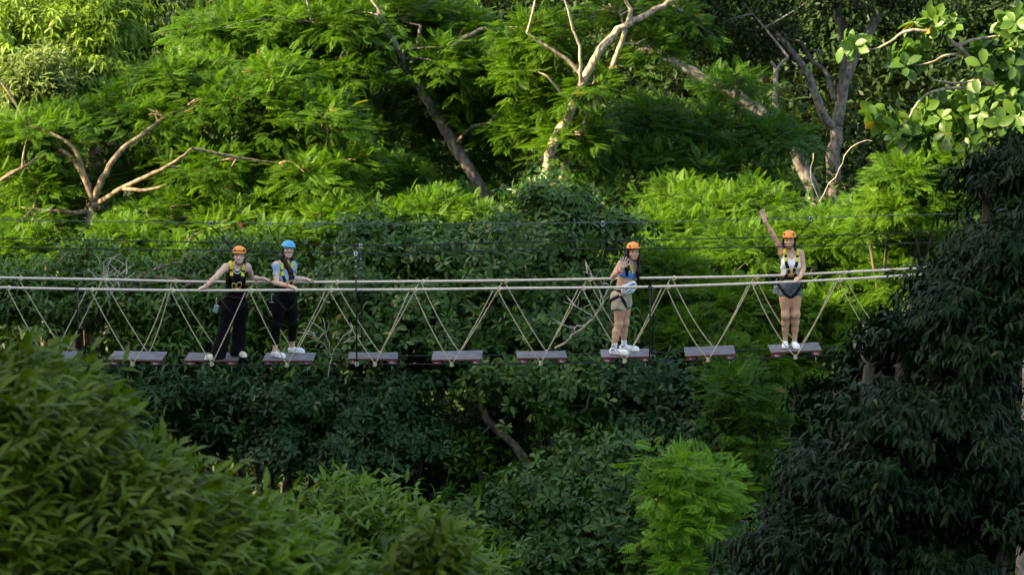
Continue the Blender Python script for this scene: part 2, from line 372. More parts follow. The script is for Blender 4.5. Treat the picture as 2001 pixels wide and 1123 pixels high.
# --- the wooded slope behind everything
def undergrowth():
    n = 170000; x = rng.uniform(-24, 24, n); y = np.where(rng.random(n) < .5, rng.uniform(24, 58, n), rng.uniform(4, 28, n))
    keep = np.abs(x) < 11 + .25 * (y + 10); x, y = x[keep], y[keep]; n = len(x)
    z = ground_z(x, y) + rng.uniform(.0, 1.0, n) ** 1.5 * 2.2
    pos = np.stack([x, y, z], 1); d = rng.normal(size=(n, 3)); d[:, 2] += .2
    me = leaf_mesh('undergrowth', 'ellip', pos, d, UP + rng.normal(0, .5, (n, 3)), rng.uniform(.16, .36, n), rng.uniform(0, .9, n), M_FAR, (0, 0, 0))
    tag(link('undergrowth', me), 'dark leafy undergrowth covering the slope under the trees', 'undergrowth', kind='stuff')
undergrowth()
g = 'dark trees on the slope behind'
FARTREES = [
 (70, -60, 36, 170, 150, 'dark green crown above the yellow-green tree at the far left corner'),
 (430, 60, 33, 150, 170, 'shadowed dark crown in the gap right of the yellow-green corner tree'),
 (700, 300, 30, 170, 170, 'dark crown low behind the feathery trees at left centre'),
 (620, 60, 36, 130, 110, 'dark crown seen through the upper feathery branches left of centre'),
 (950, 230, 34, 180, 190, 'dark crown behind the pale forked trunks in the middle'),
 (1180, 300, 33, 160, 160, 'dark low crown right behind the pale twin trunks'),
 (1250, 90, 36, 160, 150, 'dark crown beyond the leaning grey trunk'),
 (1420, 20, 37, 150, 120, 'brownish dark crown left of the tall grey forked trunk at the top'),
 (1460, 260, 34, 160, 130, 'dark crown low between the leaning trunk and the grey forked trunk'),
 (1620, 70, 37, 150, 140, 'dark crown directly behind the tall grey forked trunk'),
 (1800, 180, 35, 150, 190, 'black-green crown between grey forked trunk and broad-leaved tree'),
 (1790, -20, 36, 170, 100, 'dark crown above the broad-leaved tree along the top edge'),
 (1960, 60, 36, 140, 170, 'dark crown in the top right corner behind the broad leaves'),
 (1660, 330, 31, 180, 110, 'dark bushy crown at the foot of the grey forked trunk'),
 (820, 60, 37, 120, 120, 'dark crown far behind the upper centre branches'),
 (240, 330, 30, 200, 140, 'dark crown hidden behind the wide feathery tree at left'),
]
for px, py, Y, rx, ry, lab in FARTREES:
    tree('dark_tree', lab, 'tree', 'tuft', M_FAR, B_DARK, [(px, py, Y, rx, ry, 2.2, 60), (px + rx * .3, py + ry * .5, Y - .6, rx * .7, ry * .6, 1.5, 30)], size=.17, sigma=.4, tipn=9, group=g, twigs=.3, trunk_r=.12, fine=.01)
# --- individual trees, back to front
tree('lime_tree', 'sunlit yellow-green dense tree with drooping leaves in the top left corner', 'tree', 'droop', M_LIME, B_TAN,
     [(60, 70, 22, 150, 110, 2, 90), (190, 120, 21.5, 90, 120, 1.6, 60), (20, 230, 21, 110, 90, 1.6, 45), (230, 40, 23, 70, 70, 1.5, 30), (150, 0, 22.5, 140, 60, 1.6, 40)],
     size=.23, sigma=.3, tipn=9, twigs=.25, trunk_r=.2, gap=.1)
tree('pale_leaved_tree', 'pale tree of narrow light leaves in front of the yellow-green corner tree', 'tree', 'shoot', M_PALE, B_TAN,
     [(95, 130, 19.5, 65, 60, 1, 40), (40, 160, 19.5, 60, 60, 1, 30)], size=.2, sigma=.25, tipn=8, twigs=.2, trunk_r=.12)
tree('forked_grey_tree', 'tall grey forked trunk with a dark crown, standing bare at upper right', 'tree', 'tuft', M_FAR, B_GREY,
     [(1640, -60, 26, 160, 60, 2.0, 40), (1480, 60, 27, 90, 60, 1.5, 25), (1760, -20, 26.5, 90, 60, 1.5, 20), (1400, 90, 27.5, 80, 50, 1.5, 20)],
     [(.19, .14, [(1629, 420, 26), (1630, 310, 26), (1634, 245, 26)]), (.14, .11, [(1634, 250, 26), (1648, 170, 26), (1672, 105, 26), (1700, 60, 26), (1718, 20, 26.2)]),
      (.10, .08, [(1644, 190, 26), (1648, 120, 26.4), (1645, 60, 26.5), (1632, 4, 26.5), (1625, -40, 26.5)]), (.09, .06, [(1632, 10, 26.5), (1665, 8, 26.3), (1690, 14, 26.2), (1716, 24, 26.2)]),
      (.12, .07, [(1630, 250, 26), (1612, 232, 25.8), (1600, 200, 25.6), (1580, 150, 25.6), (1550, 105, 25.5), (1516, 66, 25.5)]),
      (.07, .04, [(1632, 195, 26), (1622, 165, 26.2), (1612, 140, 26.3), (1585, 118, 26.5), (1565, 85, 26.5), (1540, 75, 26.5), (1520, 55, 26.6)]),
      (.035, .02, [(1585, 118, 26.5), (1575, 102, 26.3), (1595, 98, 26.2), (1612, 104, 26.2)]), (.03, .015, [(1650, 60, 26.4), (1660, 40, 26.2), (1666, 15, 26.2)])],
     size=.16, sigma=.45, tipn=9, twigs=.5, fine=.012)
tree('leaning_grey_tree', 'grey trunk leaning far to the left, thickest at lower right behind the feathery leaves', 'tree', 'tuft', M_FAR, B_GREY,
     [(1230, -40, 23, 170, 90, 2, 60), (1400, -70, 24.5, 170, 90, 2, 60), (1330, 40, 25, 120, 60, 1.6, 40)],  # crown enlarged out of view to throw shade on the forked trunk
     [(.15, .10, [(1590, 380, 22), (1558, 305, 22), (1510, 240, 22), (1440, 188, 22), (1330, 130, 22), (1285, 106, 22), (1240, 98, 22.2)]),
      (.07, .05, [(1545, 280, 22), (1518, 215, 22.3), (1516, 170, 22.3), (1516, 130, 22.3)]), (.04, .03, [(1516, 140, 22.3), (1528, 122, 22.3), (1540, 112, 22.4)]), (.04, .025, [(1516, 135, 22.3), (1508, 120, 22.2)])],
     size=.16, sigma=.4, tipn=8, twigs=.4)
tree('upper_feathery_tree', 'feathery tree with a forked grey trunk leaning left, crown along the top left of centre', 'tree', 'feather', M_FEATHER, B_GREY,
     [(650, -130, 15, 180, 70, 2, 24), (470, 40, 15.5, 130, 45, 1.6, 60), (640, 30, 15, 130, 50, 1.8, 60), (560, 110, 15, 100, 45, 1.4, 40), (780, 30, 16, 120, 60, 1.6, 50), (690, 110, 15, 90, 40, 1.5, 32), (900, 60, 16.5, 110, 60, 1.6, 44), (860, 110, 15, 80, 50, 1.2, 26), (960, 140, 16, 80, 60, 1.2, 28), (640, 190, 15.5, 70, 35, 1.2, 20), (900, 190, 15.5, 90, 40, 1.2, 24)],  # first clump is unseen, added overhead to break up the sunlight
     [(.13, .10, [(985, 440, 16), (950, 385, 16), (905, 310, 16), (868, 250, 16), (842, 205, 16), (818, 165, 16)]), (.08, .05, [(818, 165, 16), (795, 140, 15.8), (775, 90, 15.5), (755, 60, 15.5), (740, 20, 15.5)]),
      (.08, .04, [(822, 160, 16), (848, 145, 16), (875, 105, 16), (905, 75, 16), (950, 55, 16)]), (.05, .03, [(790, 130, 15.8), (815, 90, 16), (822, 50, 16)]),
      (.05, .02, [(780, 100, 15.6), (730, 82, 15.3), (690, 72, 15.2), (660, 52, 15)]), (.045, .02, [(890, 285, 16), (920, 250, 15.6), (955, 240, 15.4), (975, 215, 15.3)])],
     size=.36, sigma=.32, tipn=6, twigs=.6, flat=.3, gap=.35, back=.8)
tree('pale_trunked_tree', 'sunlit pale twin-trunked tree with sparse bright feathery leaves, upper middle', 'tree', 'feather', M_FEATHER, B_PALE,
     [(1100, -120, 13, 200, 90, 2, 40), (1350, -140, 14, 160, 80, 2, 30), (1060, 60, 14, 90, 55, 1.2, 34), (1010, 130, 14, 80, 50, 1.2, 26), (1090, 170, 14, 70, 40, 1.2, 18), (1270, 85, 14.3, 45, 32, .8, 14), (1200, 20, 14.5, 80, 30, 1.2, 18), (1120, 255, 13.3, 95, 40, 1.2, 34), (1010, 240, 14, 80, 40, 1.2, 24), (1330, 20, 15, 60, 30, 1, 10), (1160, 160, 13.3, 28, 30, .6, 7)],  # first two clumps are unseen, added above to shade the upper right
     [(.12, .085, [(1068, 400, 14), (1070, 330, 14), (1084, 280, 14), (1110, 225, 14), (1135, 170, 14)]), (.085, .05, [(1135, 170, 14), (1160, 120, 14), (1190, 78, 14), (1228, 45, 14.2), (1270, 25, 14.4), (1322, -5, 14.6)]),
      (.075, .045, [(1095, 355, 14.6), (1120, 290, 14.6), (1150, 225, 14.6), (1185, 160, 14.5), (1205, 110, 14.5), (1222, 58, 14.4)]), (.05, .03, [(1228, 45, 14.2), (1232, 20, 14.2), (1222, 0, 14.2)]),
      (.045, .02, [(1140, 150, 14), (1105, 115, 14), (1060, 85, 14), (1030, 65, 14)]), (.04, .02, [(1136, 168, 14), (1134, 130, 13.8), (1132, 90, 13.8), (1120, 60, 13.8)]), (.04, .02, [(1150, 225, 14.6), (1105, 190, 14.2), (1070, 150, 14)])],
     size=.36, sigma=.28, tipn=6, twigs=.6, flat=.3, gap=.3, odd=.01, back=1.1)
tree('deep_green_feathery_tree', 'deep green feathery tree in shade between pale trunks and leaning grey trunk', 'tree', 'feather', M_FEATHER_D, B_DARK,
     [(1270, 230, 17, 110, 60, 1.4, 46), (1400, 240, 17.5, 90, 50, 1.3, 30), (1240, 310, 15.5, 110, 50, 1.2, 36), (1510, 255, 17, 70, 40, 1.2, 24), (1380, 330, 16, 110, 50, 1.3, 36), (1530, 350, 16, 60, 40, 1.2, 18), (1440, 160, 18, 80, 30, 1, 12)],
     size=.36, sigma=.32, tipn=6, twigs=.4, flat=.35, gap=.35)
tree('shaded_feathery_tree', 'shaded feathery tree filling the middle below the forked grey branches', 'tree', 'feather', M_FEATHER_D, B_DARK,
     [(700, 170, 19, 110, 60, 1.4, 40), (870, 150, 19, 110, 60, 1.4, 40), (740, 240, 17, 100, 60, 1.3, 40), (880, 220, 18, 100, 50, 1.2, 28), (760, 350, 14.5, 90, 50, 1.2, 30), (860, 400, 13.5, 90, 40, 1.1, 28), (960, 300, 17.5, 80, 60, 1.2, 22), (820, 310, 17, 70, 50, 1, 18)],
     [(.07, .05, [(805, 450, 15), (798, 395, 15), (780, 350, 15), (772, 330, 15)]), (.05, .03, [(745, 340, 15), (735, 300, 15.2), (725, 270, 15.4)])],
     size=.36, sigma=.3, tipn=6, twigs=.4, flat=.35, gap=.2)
tree('spreading_feathery_tree', 'wide sunlit feathery tree with bare forked tan limbs filling the left side', 'tree', 'feather', M_FEATHER, B_TAN,
     [(-250, -120, 11, 160, 90, 2, 24), (90, 250, 11.5, 150, 55, 1.8, 80), (270, 210, 12, 140, 50, 1.8, 70), (450, 190, 12, 130, 55, 1.7, 64), (590, 220, 11.5, 110, 60, 1.6, 54), (60, 350, 10.5, 110, 50, 1.5, 46), (260, 330, 12.4, 110, 50, 1.2, 36), (430, 310, 11, 120, 50, 1.4, 50), (620, 320, 10.5, 90, 45, 1.4, 36), (330, 400, 10.2, 120, 32, 1.2, 36), (520, 390, 10.2, 110, 36, 1.2, 38), (90, 420, 9.8, 90, 30, 1.2, 26), (360, 140, 12.5, 110, 40, 1.3, 36), (690, 300, 11, 50, 30, 1, 14), (540, 140, 12.5, 80, 40, 1.2, 24)],  # first clump lies out of view, added to dapple the sun
     [(.11, .085, [(158, 540, 10), (166, 480, 10), (180, 415, 10), (183, 395, 10)]), (.06, .025, [(183, 398, 10), (165, 350, 10), (140, 310, 10.2), (105, 285, 10.6), (70, 265, 11)]),
      (.065, .025, [(183, 395, 10), (200, 350, 10), (232, 300, 10.2), (290, 255, 10.6), (330, 225, 11), (370, 210, 11.4)]), (.05, .03, [(176, 370, 10), (160, 330, 10), (150, 300, 10), (128, 275, 10)]),
      (.055, .02, [(195, 395, 10), (240, 368, 9.6), (300, 338, 9.3), (345, 315, 9.2), (375, 290, 9.3)]), (.04, .02, [(240, 368, 9.6), (285, 372, 9.3), (330, 360, 9.1)]),
      (.05, .02, [(180, 415, 10), (140, 415, 9.8), (90, 412, 9.6), (40, 405, 9.6)]), (.05, .02, [(168, 480, 10), (220, 450, 9.7), (290, 435, 9.5), (360, 425, 9.5)]), (.035, .02, [(40, 330, 9.7), (10, 345, 9.6), (-30, 380, 9.6)]), (.035, .015, [(90, 300, 10), (30, 335, 9.6), (-10, 360, 9.5)])],
     size=.34, sigma=.32, tipn=6, twigs=.6, flat=.3, gap=.3, odd=.004, back=.15)
tree('rusty_bush', 'rust-brown leafy clump hanging in shade inside the spreading tree', 'bush', 'tuft', M_BROWN, B_DARK,
     [(560, 320, 12.2, 55, 40, .7, 26), (500, 300, 12.6, 40, 30, .5, 12)], size=.14, sigma=.22, tipn=8, trunk_r=.05)
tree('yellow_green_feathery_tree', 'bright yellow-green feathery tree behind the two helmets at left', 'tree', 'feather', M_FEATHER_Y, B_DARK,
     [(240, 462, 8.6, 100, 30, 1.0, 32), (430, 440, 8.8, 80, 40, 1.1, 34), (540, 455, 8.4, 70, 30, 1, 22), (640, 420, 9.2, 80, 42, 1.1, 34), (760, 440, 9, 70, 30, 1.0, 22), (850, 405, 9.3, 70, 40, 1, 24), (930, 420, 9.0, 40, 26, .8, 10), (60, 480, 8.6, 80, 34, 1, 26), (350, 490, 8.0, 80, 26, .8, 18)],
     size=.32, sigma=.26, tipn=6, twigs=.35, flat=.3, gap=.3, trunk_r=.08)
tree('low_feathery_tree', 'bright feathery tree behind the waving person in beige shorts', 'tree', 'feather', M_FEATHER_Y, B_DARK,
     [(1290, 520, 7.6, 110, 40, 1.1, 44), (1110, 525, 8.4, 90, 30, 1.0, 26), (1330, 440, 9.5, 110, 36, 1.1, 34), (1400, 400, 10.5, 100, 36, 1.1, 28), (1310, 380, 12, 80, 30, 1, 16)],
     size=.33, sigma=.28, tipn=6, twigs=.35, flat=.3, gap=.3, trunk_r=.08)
tree('fern_leaved_tree', 'lush feathery tree behind the person with one arm raised', 'tree', 'feather', M_FEATHER, B_DARK,
     [(1460, 470, 8, 110, 50, 1.3, 52), (1620, 450, 8, 110, 50, 1.3, 50), (1400, 580, 6.2, 110, 50, 1.2, 50), (1570, 590, 6.5, 110, 45, 1.3, 46), (1700, 520, 7, 90, 60, 1.2, 40), (1480, 680, 5.5, 90, 45, 1.0, 32), (1330, 640, 5.5, 70, 45, 1, 26), (1640, 670, 6, 70, 40, 1, 18), (1480, 390, 10.5, 100, 36, 1.2, 28), (1790, 470, 7, 70, 60, 1.1, 24), (1250, 600, 6.5, 50, 40, .8, 14)],
     size=.34, sigma=.28, tipn=6, twigs=.4, flat=.3, gap=.25, trunk_r=.1)
tree('bright_feathery_bush', 'bright feathery bush below the broad-leaved tree at right', 'bush', 'feather', M_FEATHER_Y, B_DARK,
     [(1770, 330, 5.5, 75, 42, 1.0, 34), (1840, 370, 5.5, 70, 40, 1.0, 28), (1740, 390, 5.5, 80, 36, 1.0, 28), (1860, 300, 5.8, 55, 30, .8, 14), (1690, 420, 6, 60, 30, .8, 16)],
     size=.32, sigma=.24, tipn=6, twigs=.5, flat=.3, gap=.25, trunk_r=.06)
# rosette and elliptic leaved trees right behind and under the bridge
tree('elliptic_leaved_tree', 'dense tree with pointed oval leaves behind the two people at left', 'tree', 'shoot', M_ELL, B_TAN,
     [(250, 560, 5.6, 110, 60, 1.1, 64), (400, 540, 5.6, 100, 55, 1.1, 56), (540, 560, 5.6, 90, 60, 1.1, 52), (330, 650, 5, 110, 60, 1.1, 62), (470, 650, 5, 90, 60, 1.0, 46), (120, 580, 5.4, 90, 70, 1.1, 46), (590, 660, 4.8, 80, 60, 1, 40), (20, 560, 5.5, 80, 60, 1, 30), (180, 500, 6.4, 90, 40, .9, 28), (480, 490, 6.4, 100, 40, .9, 30)],
     [(.10, .08, [(150, 640, 6.6), (152, 560, 6.4), (165, 500, 6.4)]), (.07, .05, [(240, 620, 5.2), (258, 570, 5.0), (272, 540, 5.0)])],
     size=.19, sigma=.26, tipn=7, twigs=.35, gap=.3, odd=.003, trunk_r=.1)
tree('shaded_elliptic_tree', 'dark oval-leaved tree under the left footboards', 'tree', 'shoot', M_ROS_B, B_DARK,
     [(330, 740, 4.2, 110, 50, 1.0, 54), (270, 820, 3.8, 90, 60, 1.0, 46), (420, 800, 4.2, 90, 60, 1.0, 46), (480, 730, 4.4, 80, 40, .9, 30), (180, 740, 4, 90, 60, .9, 30)],
     size=.2, sigma=.27, tipn=7, twigs=.3, gap=.4, trunk_r=.08)
tree('peaked_rosette_tree', 'glossy tree with leaf rosettes rising to a peak in the middle behind the cables', 'tree', 'rosette', M_ROS, B_TAN,
     [(1075, 385, 6.4, 65, 40, .9, 34), (1060, 450, 6.1, 125, 50, 1.2, 80), (960, 520, 5.6, 100, 55, 1.1, 60), (1100, 540, 5.6, 110, 55, 1.1, 60), (1010, 620, 5, 120, 55, 1.1, 64), (1150, 620, 5, 90, 55, 1.0, 42), (1190, 440, 6.4, 50, 40, .8, 18)],
     size=.2, sigma=.24, tipn=8, twigs=.4, gap=.35, odd=.004, trunk_r=.1)
tree('glossy_rosette_tree', 'glossy dark rosette-leaved tree between the second person and the hanger cables', 'tree', 'rosette', M_ROS, B_GREY,
     [(720, 470, 5.8, 90, 45, 1.0, 48), (850, 490, 5.8, 90, 50, 1.0, 50), (690, 560, 5.2, 90, 60, 1.0, 50), (830, 580, 5, 100, 60, 1.1, 60), (740, 650, 4.8, 100, 50, 1.0, 52), (890, 650, 4.6, 100, 50, 1.0, 50)],
     size=.2, sigma=.25, tipn=8, twigs=.4, gap=.4, odd=.004, trunk_r=.09)
tree('pale_stemmed_tree', 'glossy rosette-leaved tree with a thin pale stem under the middle footboards', 'tree', 'rosette', M_ROS, B_PALE,
     [(1010, 720, 4.0, 110, 45, 1.0, 56), (1120, 730, 3.8, 90, 45, 1.0, 46), (900, 730, 4.2, 90, 40, 1.0, 40), (1080, 790, 3.2, 50, 50, .6, 18), (1160, 800, 3.8, 60, 40, .8, 16), (900, 880, 3.6, 30, 40, .5, 8)],
     [(.075, .05, [(1108, 960, 3.3), (1106, 900, 3.3), (1100, 830, 3.3), (1104, 770, 3.4), (1095, 720, 3.6)]), (.04, .02, [(1101, 820, 3.3), (1125, 806, 3.2), (1145, 800, 3.1)]), (.08, .05, [(1045, 930, 4.6), (1005, 870, 4.6), (960, 830, 4.7), (930, 780, 4.8)])],
     size=.19, sigma=.24, tipn=8, twigs=.4, gap=.35)
tree('blue_green_tree', 'dense blue-green small-leaved tree below the second and third footboards', 'tree', 'rosette', M_ROS_B, B_DARK,
     [(580, 770, 3.8, 100, 50, 1.0, 60), (700, 790, 3.6, 100, 60, 1.0, 62), (560, 860, 3.4, 90, 60, 1.0, 54), (690, 880, 3.2, 110, 60, 1.0, 62), (800, 850, 3.6, 90, 60, 1.0, 46), (790, 740, 4.2, 90, 36, .9, 30)],
     size=.17, sigma=.24, tipn=8, twigs=.3, gap=.3, trunk_r=.1)
tree('dark_thicket_tree', 'deep-shadowed dark tree in the hollow under the middle of the bridge', 'tree', 'rosette', M_ROS_B, B_GREY,
     [(850, 950, 5.4, 130, 70, .9, 80), (980, 830, 6, 120, 70, .9, 70), (750, 960, 5, 110, 60, .9, 70), (1000, 930, 6.2, 100, 50, .9, 50)],
     [(.07, .05, [(965, 1000, 5), (940, 930, 5), (905, 895, 5), (870, 875, 5)])],
     size=.18, sigma=.26, tipn=7, twigs=.35, gap=.15, trunk_r=.09)
tree('grey_green_tree', 'blue-green rosette-leaved tree below the footboards right of the middle', 'tree', 'rosette', M_ROS_B, B_DARK,
     [(1230, 730, 4.0, 90, 45, 1.0, 42), (1330, 760, 3.8, 90, 50, 1.0, 46), (1270, 830, 3.4, 90, 50, 1.0, 46), (1390, 810, 3.4, 70, 60, .9, 34), (1200, 760, 5, 80, 60, .9, 24), (1420, 730, 4.4, 60, 40, .8, 20)],
     size=.19, sigma=.25, tipn=8, twigs=.3, gap=.35, trunk_r=.09)
tree('low_rosette_tree', 'broad glossy rosette-leaved tree spreading along the bottom centre', 'tree', 'rosette', M_ROS, B_GREY,
     [(1180, 900, 2.0, 100, 50, 1.0, 54), (1060, 960, 1.6, 110, 50, 1.0, 60), (940, 1010, 1.4, 100, 60, 1.0, 54), (1200, 990, 1.2, 100, 60, 1.1, 58), (1080, 1060, .8, 120, 60, 1.1, 64), (1230, 1090, .6, 110, 60, 1.1, 56), (950, 1100, .8, 100, 50, 1.0, 44), (1330, 880, 2.4, 70, 40, .9, 26), (1350, 1100, .8, 80, 60, .9, 36), (1080, 1150, .5, 220, 40, 1.1, 50)],
     size=.2, sigma=.26, tipn=8, twigs=.35, gap=.3, trunk_r=.12, odd=.0006)
tree('lime_feathery_bush', 'bright lime feathery bush low at right, beside the big dark tree', 'bush', 'feather', M_NEON, B_DARK,
     [(1320, 1085, -.6, 70, 20, .6, 7), (1293, 880, .4, 40, 14, .5, 5), (1338, 907, 0, 55, 14, .6, 7), (1403, 924, .2, 34, 12, .5, 5), (1298, 952, -.2, 44, 14, .6, 6), (1368, 966, -.2, 60, 14, .6, 7), (1333, 1012, -.6, 60, 14, .6, 7), (1403, 1022, -.3, 36, 14, .5, 4), (1433, 962, .3, 20, 12, .4, 2)],
     size=.3, sigma=.2, tipn=6, twigs=.4, flat=.35, gap=.35, trunk_r=.06)
tree('shaded_feathery_bush', 'deep green feathery bush in shade left of the big dark tree', 'bush', 'feather', M_FEATHER_D, B_DARK,
     [(1430, 760, 3.0, 60, 60, .9, 26), (1480, 840, 2.4, 60, 70, .9, 26), (1440, 920, 2.0, 50, 60, .8, 18), (1420, 700, 4.2, 60, 40, .8, 16)],
     size=.3, sigma=.26, tipn=6, twigs=.4, flat=.4, gap=.3, trunk_r=.06, odd=.01)
# right: broad-leaved tree and the big dark tree in front
tree('broad_leaved_tree', 'sunlit tree with big paddle leaves on bare curving stems at top right', 'tree', 'broad', M_BROAD, B_PALE,
     [(1960, 110, 1.5, 55, 80, .8, 17), (1900, 210, 1.4, 90, 55, .9, 24), (1985, 210, 1.2, 50, 60, .8, 14), (1850, 250, 1.4, 60, 36, .7, 11), (1990, 50, 1.6, 40, 40, .7, 7),
      (1825, 42, 1.2, 20, 14, .25, 3), (1858, 48, 1.1, 20, 18, .25, 3), (1682, 92, 1.0, 10, 8, .12, 2), (1780, 120, 1.0, 36, 18, .3, 5), (1722, 225, 1.0, 12, 10, .15, 2), (1905, 110, 1.2, 16, 16, .3, 3), (1835, 205, 1.1, 24, 14, .3, 3), (1760, 265, 1.2, 36, 16, .4, 5), (1930, 280, 1.3, 70, 40, .7, 14)],
     [(.075, .05, [(2010, 330, 1.6), (1990, 260, 1.5), (1965, 195, 1.4), (1925, 155, 1.3)]), (.05, .025, [(1925, 155, 1.3), (1895, 115, 1.2), (1865, 85, 1.1), (1835, 65, 1.1)]),
      (.028, .012, [(1835, 66, 1.1), (1800, 60, 1.0), (1770, 62, 1.0), (1740, 82, 1.0), (1710, 96, 1.0), (1685, 94, 1.0)]), (.03, .014, [(1872, 92, 1.2), (1895, 80, 1.2), (1930, 74, 1.3), (1975, 66, 1.4)]),
      (.022, .01, [(1885, 105, 1.2), (1850, 108, 1.1), (1820, 122, 1.0), (1790, 128, 1.0)]), (.024, .01, [(1925, 155, 1.3), (1880, 162, 1.2), (1840, 160, 1.1), (1815, 150, 1.0)]),
      (.026, .01, [(1950, 180, 1.4), (1880, 172, 1.2), (1820, 180, 1.1), (1790, 205, 1.0), (1770, 238, 1.0), (1735, 245, 1.0)])],
     size=.25, sigma=.13, tipn=2, twigs=.6, gap=.1, fine=.008, odd=.006)
J = [(1868, 548, -7.2, 55, 45, .9, 20), (1995, 300, -7, 60, 50, 1, 18), (1930, 350, -7.1, 50, 40, .9, 14), (1985, 390, -7, 70, 80, 1.2, 30), (1950, 480, -7.2, 80, 90, 1.3, 44), (2010, 560, -7.6, 80, 110, 1.3, 40), (1860, 580, -7.4, 90, 60, 1.2, 44), (1770, 665, -7.4, 80, 50, 1.1, 36), (1900, 660, -7.8, 110, 90, 1.3, 56),
     (1760, 770, -7.8, 110, 70, 1.3, 60), (1655, 790, -7.6, 60, 60, 1.0, 30), (1900, 800, -8.2, 130, 90, 1.3, 58), (1620, 910, -7.6, 80, 80, 1.1, 46), (1730, 900, -8, 120, 80, 1.2, 60), (1860, 940, -8.3, 140, 90, 1.3, 62),
     (1545, 1030, -7.8, 90, 80, 1.1, 46), (1680, 1040, -8.2, 120, 80, 1.2, 58), (1820, 1080, -8.5, 140, 80, 1.2, 56), (1980, 1020, -8.6, 110, 110, 1.2, 44), (1980, 880, -8.4, 90, 90, 1.2, 30), (1570, 1130, -8.3, 150, 60, 1.1, 44), (1700, 715, -7.5, 50, 36, .8, 18)]
tree('big_dark_tree', 'big near-black glossy-leaved tree filling the lower right corner in front of the bridge', 'tree', 'droop', M_DARK, B_DARK, J, base=(1850, 1100, -7),
     size=.145, sigma=.21, tipn=10, twigs=.5, gap=.4, trunk_r=.2, odd=.006)
# left foreground, close to the camera and out of focus
tree('near_leafy_tree', 'out-of-focus olive green leafy tree in the near lower left corner', 'tree', 'shoot', M_OLIVE, B_DARK,
     [(0, 760, -23.5, 130, 70, .6, 60), (90, 820, -23.8, 140, 80, .7, 80), (20, 940, -24, 160, 110, .8, 110), (175, 948, -23.8, 120, 80, .7, 74), (145, 1078, -24.2, 160, 110, .8, 110), (285, 966, -24, 110, 70, .6, 60), (295, 1086, -24.3, 140, 100, .8, 90), (40, 1100, -24.5, 160, 100, .8, 90), (385, 1026, -24, 100, 70, .6, 54), (215, 1198, -24.5, 220, 60, .7, 70)],
     base=(150, 1100, -23), size=.13, sigma=.12, tipn=8, twigs=.2, gap=.45, trunk_r=.07, fine=.005, wind=(.55, 0, .1))
tree('near_sloping_bush', 'out-of-focus lighter green bush sloping down beside the near lower left tree', 'bush', 'shoot', M_FRESH, B_DARK,
     [(460, 1022, -23.6, 80, 60, .5, 44), (530, 1082, -23.8, 90, 60, .5, 50), (450, 1122, -24, 110, 70, .6, 62), (610, 1142, -24, 90, 50, .5, 42), (370, 1172, -24.2, 120, 50, .6, 50)],
     base=(560, 1120, -23), size=.14, sigma=.11, tipn=6, twigs=.2, gap=.45, trunk_r=.05, fine=.005, wind=(.55, 0, .1))
tree('fresh_green_bush', 'fresh light green narrow-leaved bush at bottom left of centre, in focus', 'bush', 'shoot', M_FRESH, B_DARK,
     [(680, 980, -14, 70, 36, .7, 36), (760, 1020, -14, 70, 50, .8, 44), (650, 1050, -14.2, 80, 50, .8, 40), (850, 1080, -14, 90, 40, .7, 42), (920, 1110, -14, 70, 30, .6, 24), (740, 1100, -14.4, 110, 50, .8, 44)],
     base=(760, 1120, -13.6), size=.15, sigma=.17, tipn=7, twigs=.2, gap=.1, trunk_r=.05, fine=.006, wind=(.25, 0, 0))
tree('near_sapling', 'out-of-focus upright leafy shoot rising at bottom centre', 'sapling', 'shoot', M_OLIVE, B_DARK,
     [(852, 1040, -24, 12, 36, .1, 7), (870, 1090, -24, 40, 36, .2, 14), (800, 1110, -24, 50, 30, .2, 12)], base=(860, 1123, -24),
     size=.14, sigma=.07, tipn=4, twigs=.5, trunk_r=.014, fine=.004, wind=(.4, 0, .2))
# bare twiggy shrubs
def bare_shrub(label, spots, mat, r0=.03, extra=4):
    base = P(*spots[0][0]); root = thing('bare_shrub', base, label, 'shrub'); mb = MB()
    for pts in spots:
        q = smooth_path([P(*p) for p in pts], 4); q[1:] += rng.normal(0, .01, (len(q) - 1, 3)); mb.tube(q, np.linspace(r0 if len(pts) > 3 else r0 * .6, .006, len(q)), 5)
        for k in range(extra):
            j = rng.integers(3, len(q)); e = q[j] + (q[j] - q[j - 3]) * rng.uniform(.3, .7) + np.array([rng.normal(0, .13), rng.normal(0, .12), rng.uniform(.0, .12)])
            mb.tube(branch_pts(q[j], e, 4, .1, .1), np.linspace(.010, .004, 4), 4, False)
    mb.build('branches', mat, root, base)
B_BONE = barkmat('bleached_bark', (.25, .22, .17), (.5, .46, .38), 20)
bare_shrub('bleached bare branching twig left of the waving person in beige shorts', [[(1085, 680, 2.8), (1120, 655, 2.6), (1158, 622, 2.5), (1178, 590, 2.5), (1190, 560, 2.5), (1210, 540, 2.5)], [(1160, 620, 2.5), (1130, 600, 2.4), (1100, 590, 2.4)], [(1178, 590, 2.5), (1160, 550, 2.5), (1150, 520, 2.6)], [(1190, 560, 2.5), (1172, 548, 2.4), (1140, 530, 2.4)], [(1150, 630, 2.5), (1120, 640, 2.4), (1090, 632, 2.3)]], B_BONE, .022)
bare_shrub('grey bare twig shrub just behind the left hanger cables', [[(215, 600, 3), (208, 560, 3), (200, 530, 3), (190, 500, 3)], [(212, 590, 3), (225, 550, 3), (240, 515, 3)], [(210, 570, 3), (190, 545, 3), (172, 525, 3)], [(212, 575, 3), (206, 540, 3.1), (215, 505, 3.1)], [(212, 580, 3), (235, 555, 3), (250, 530, 3)]], B_BONE, .007)
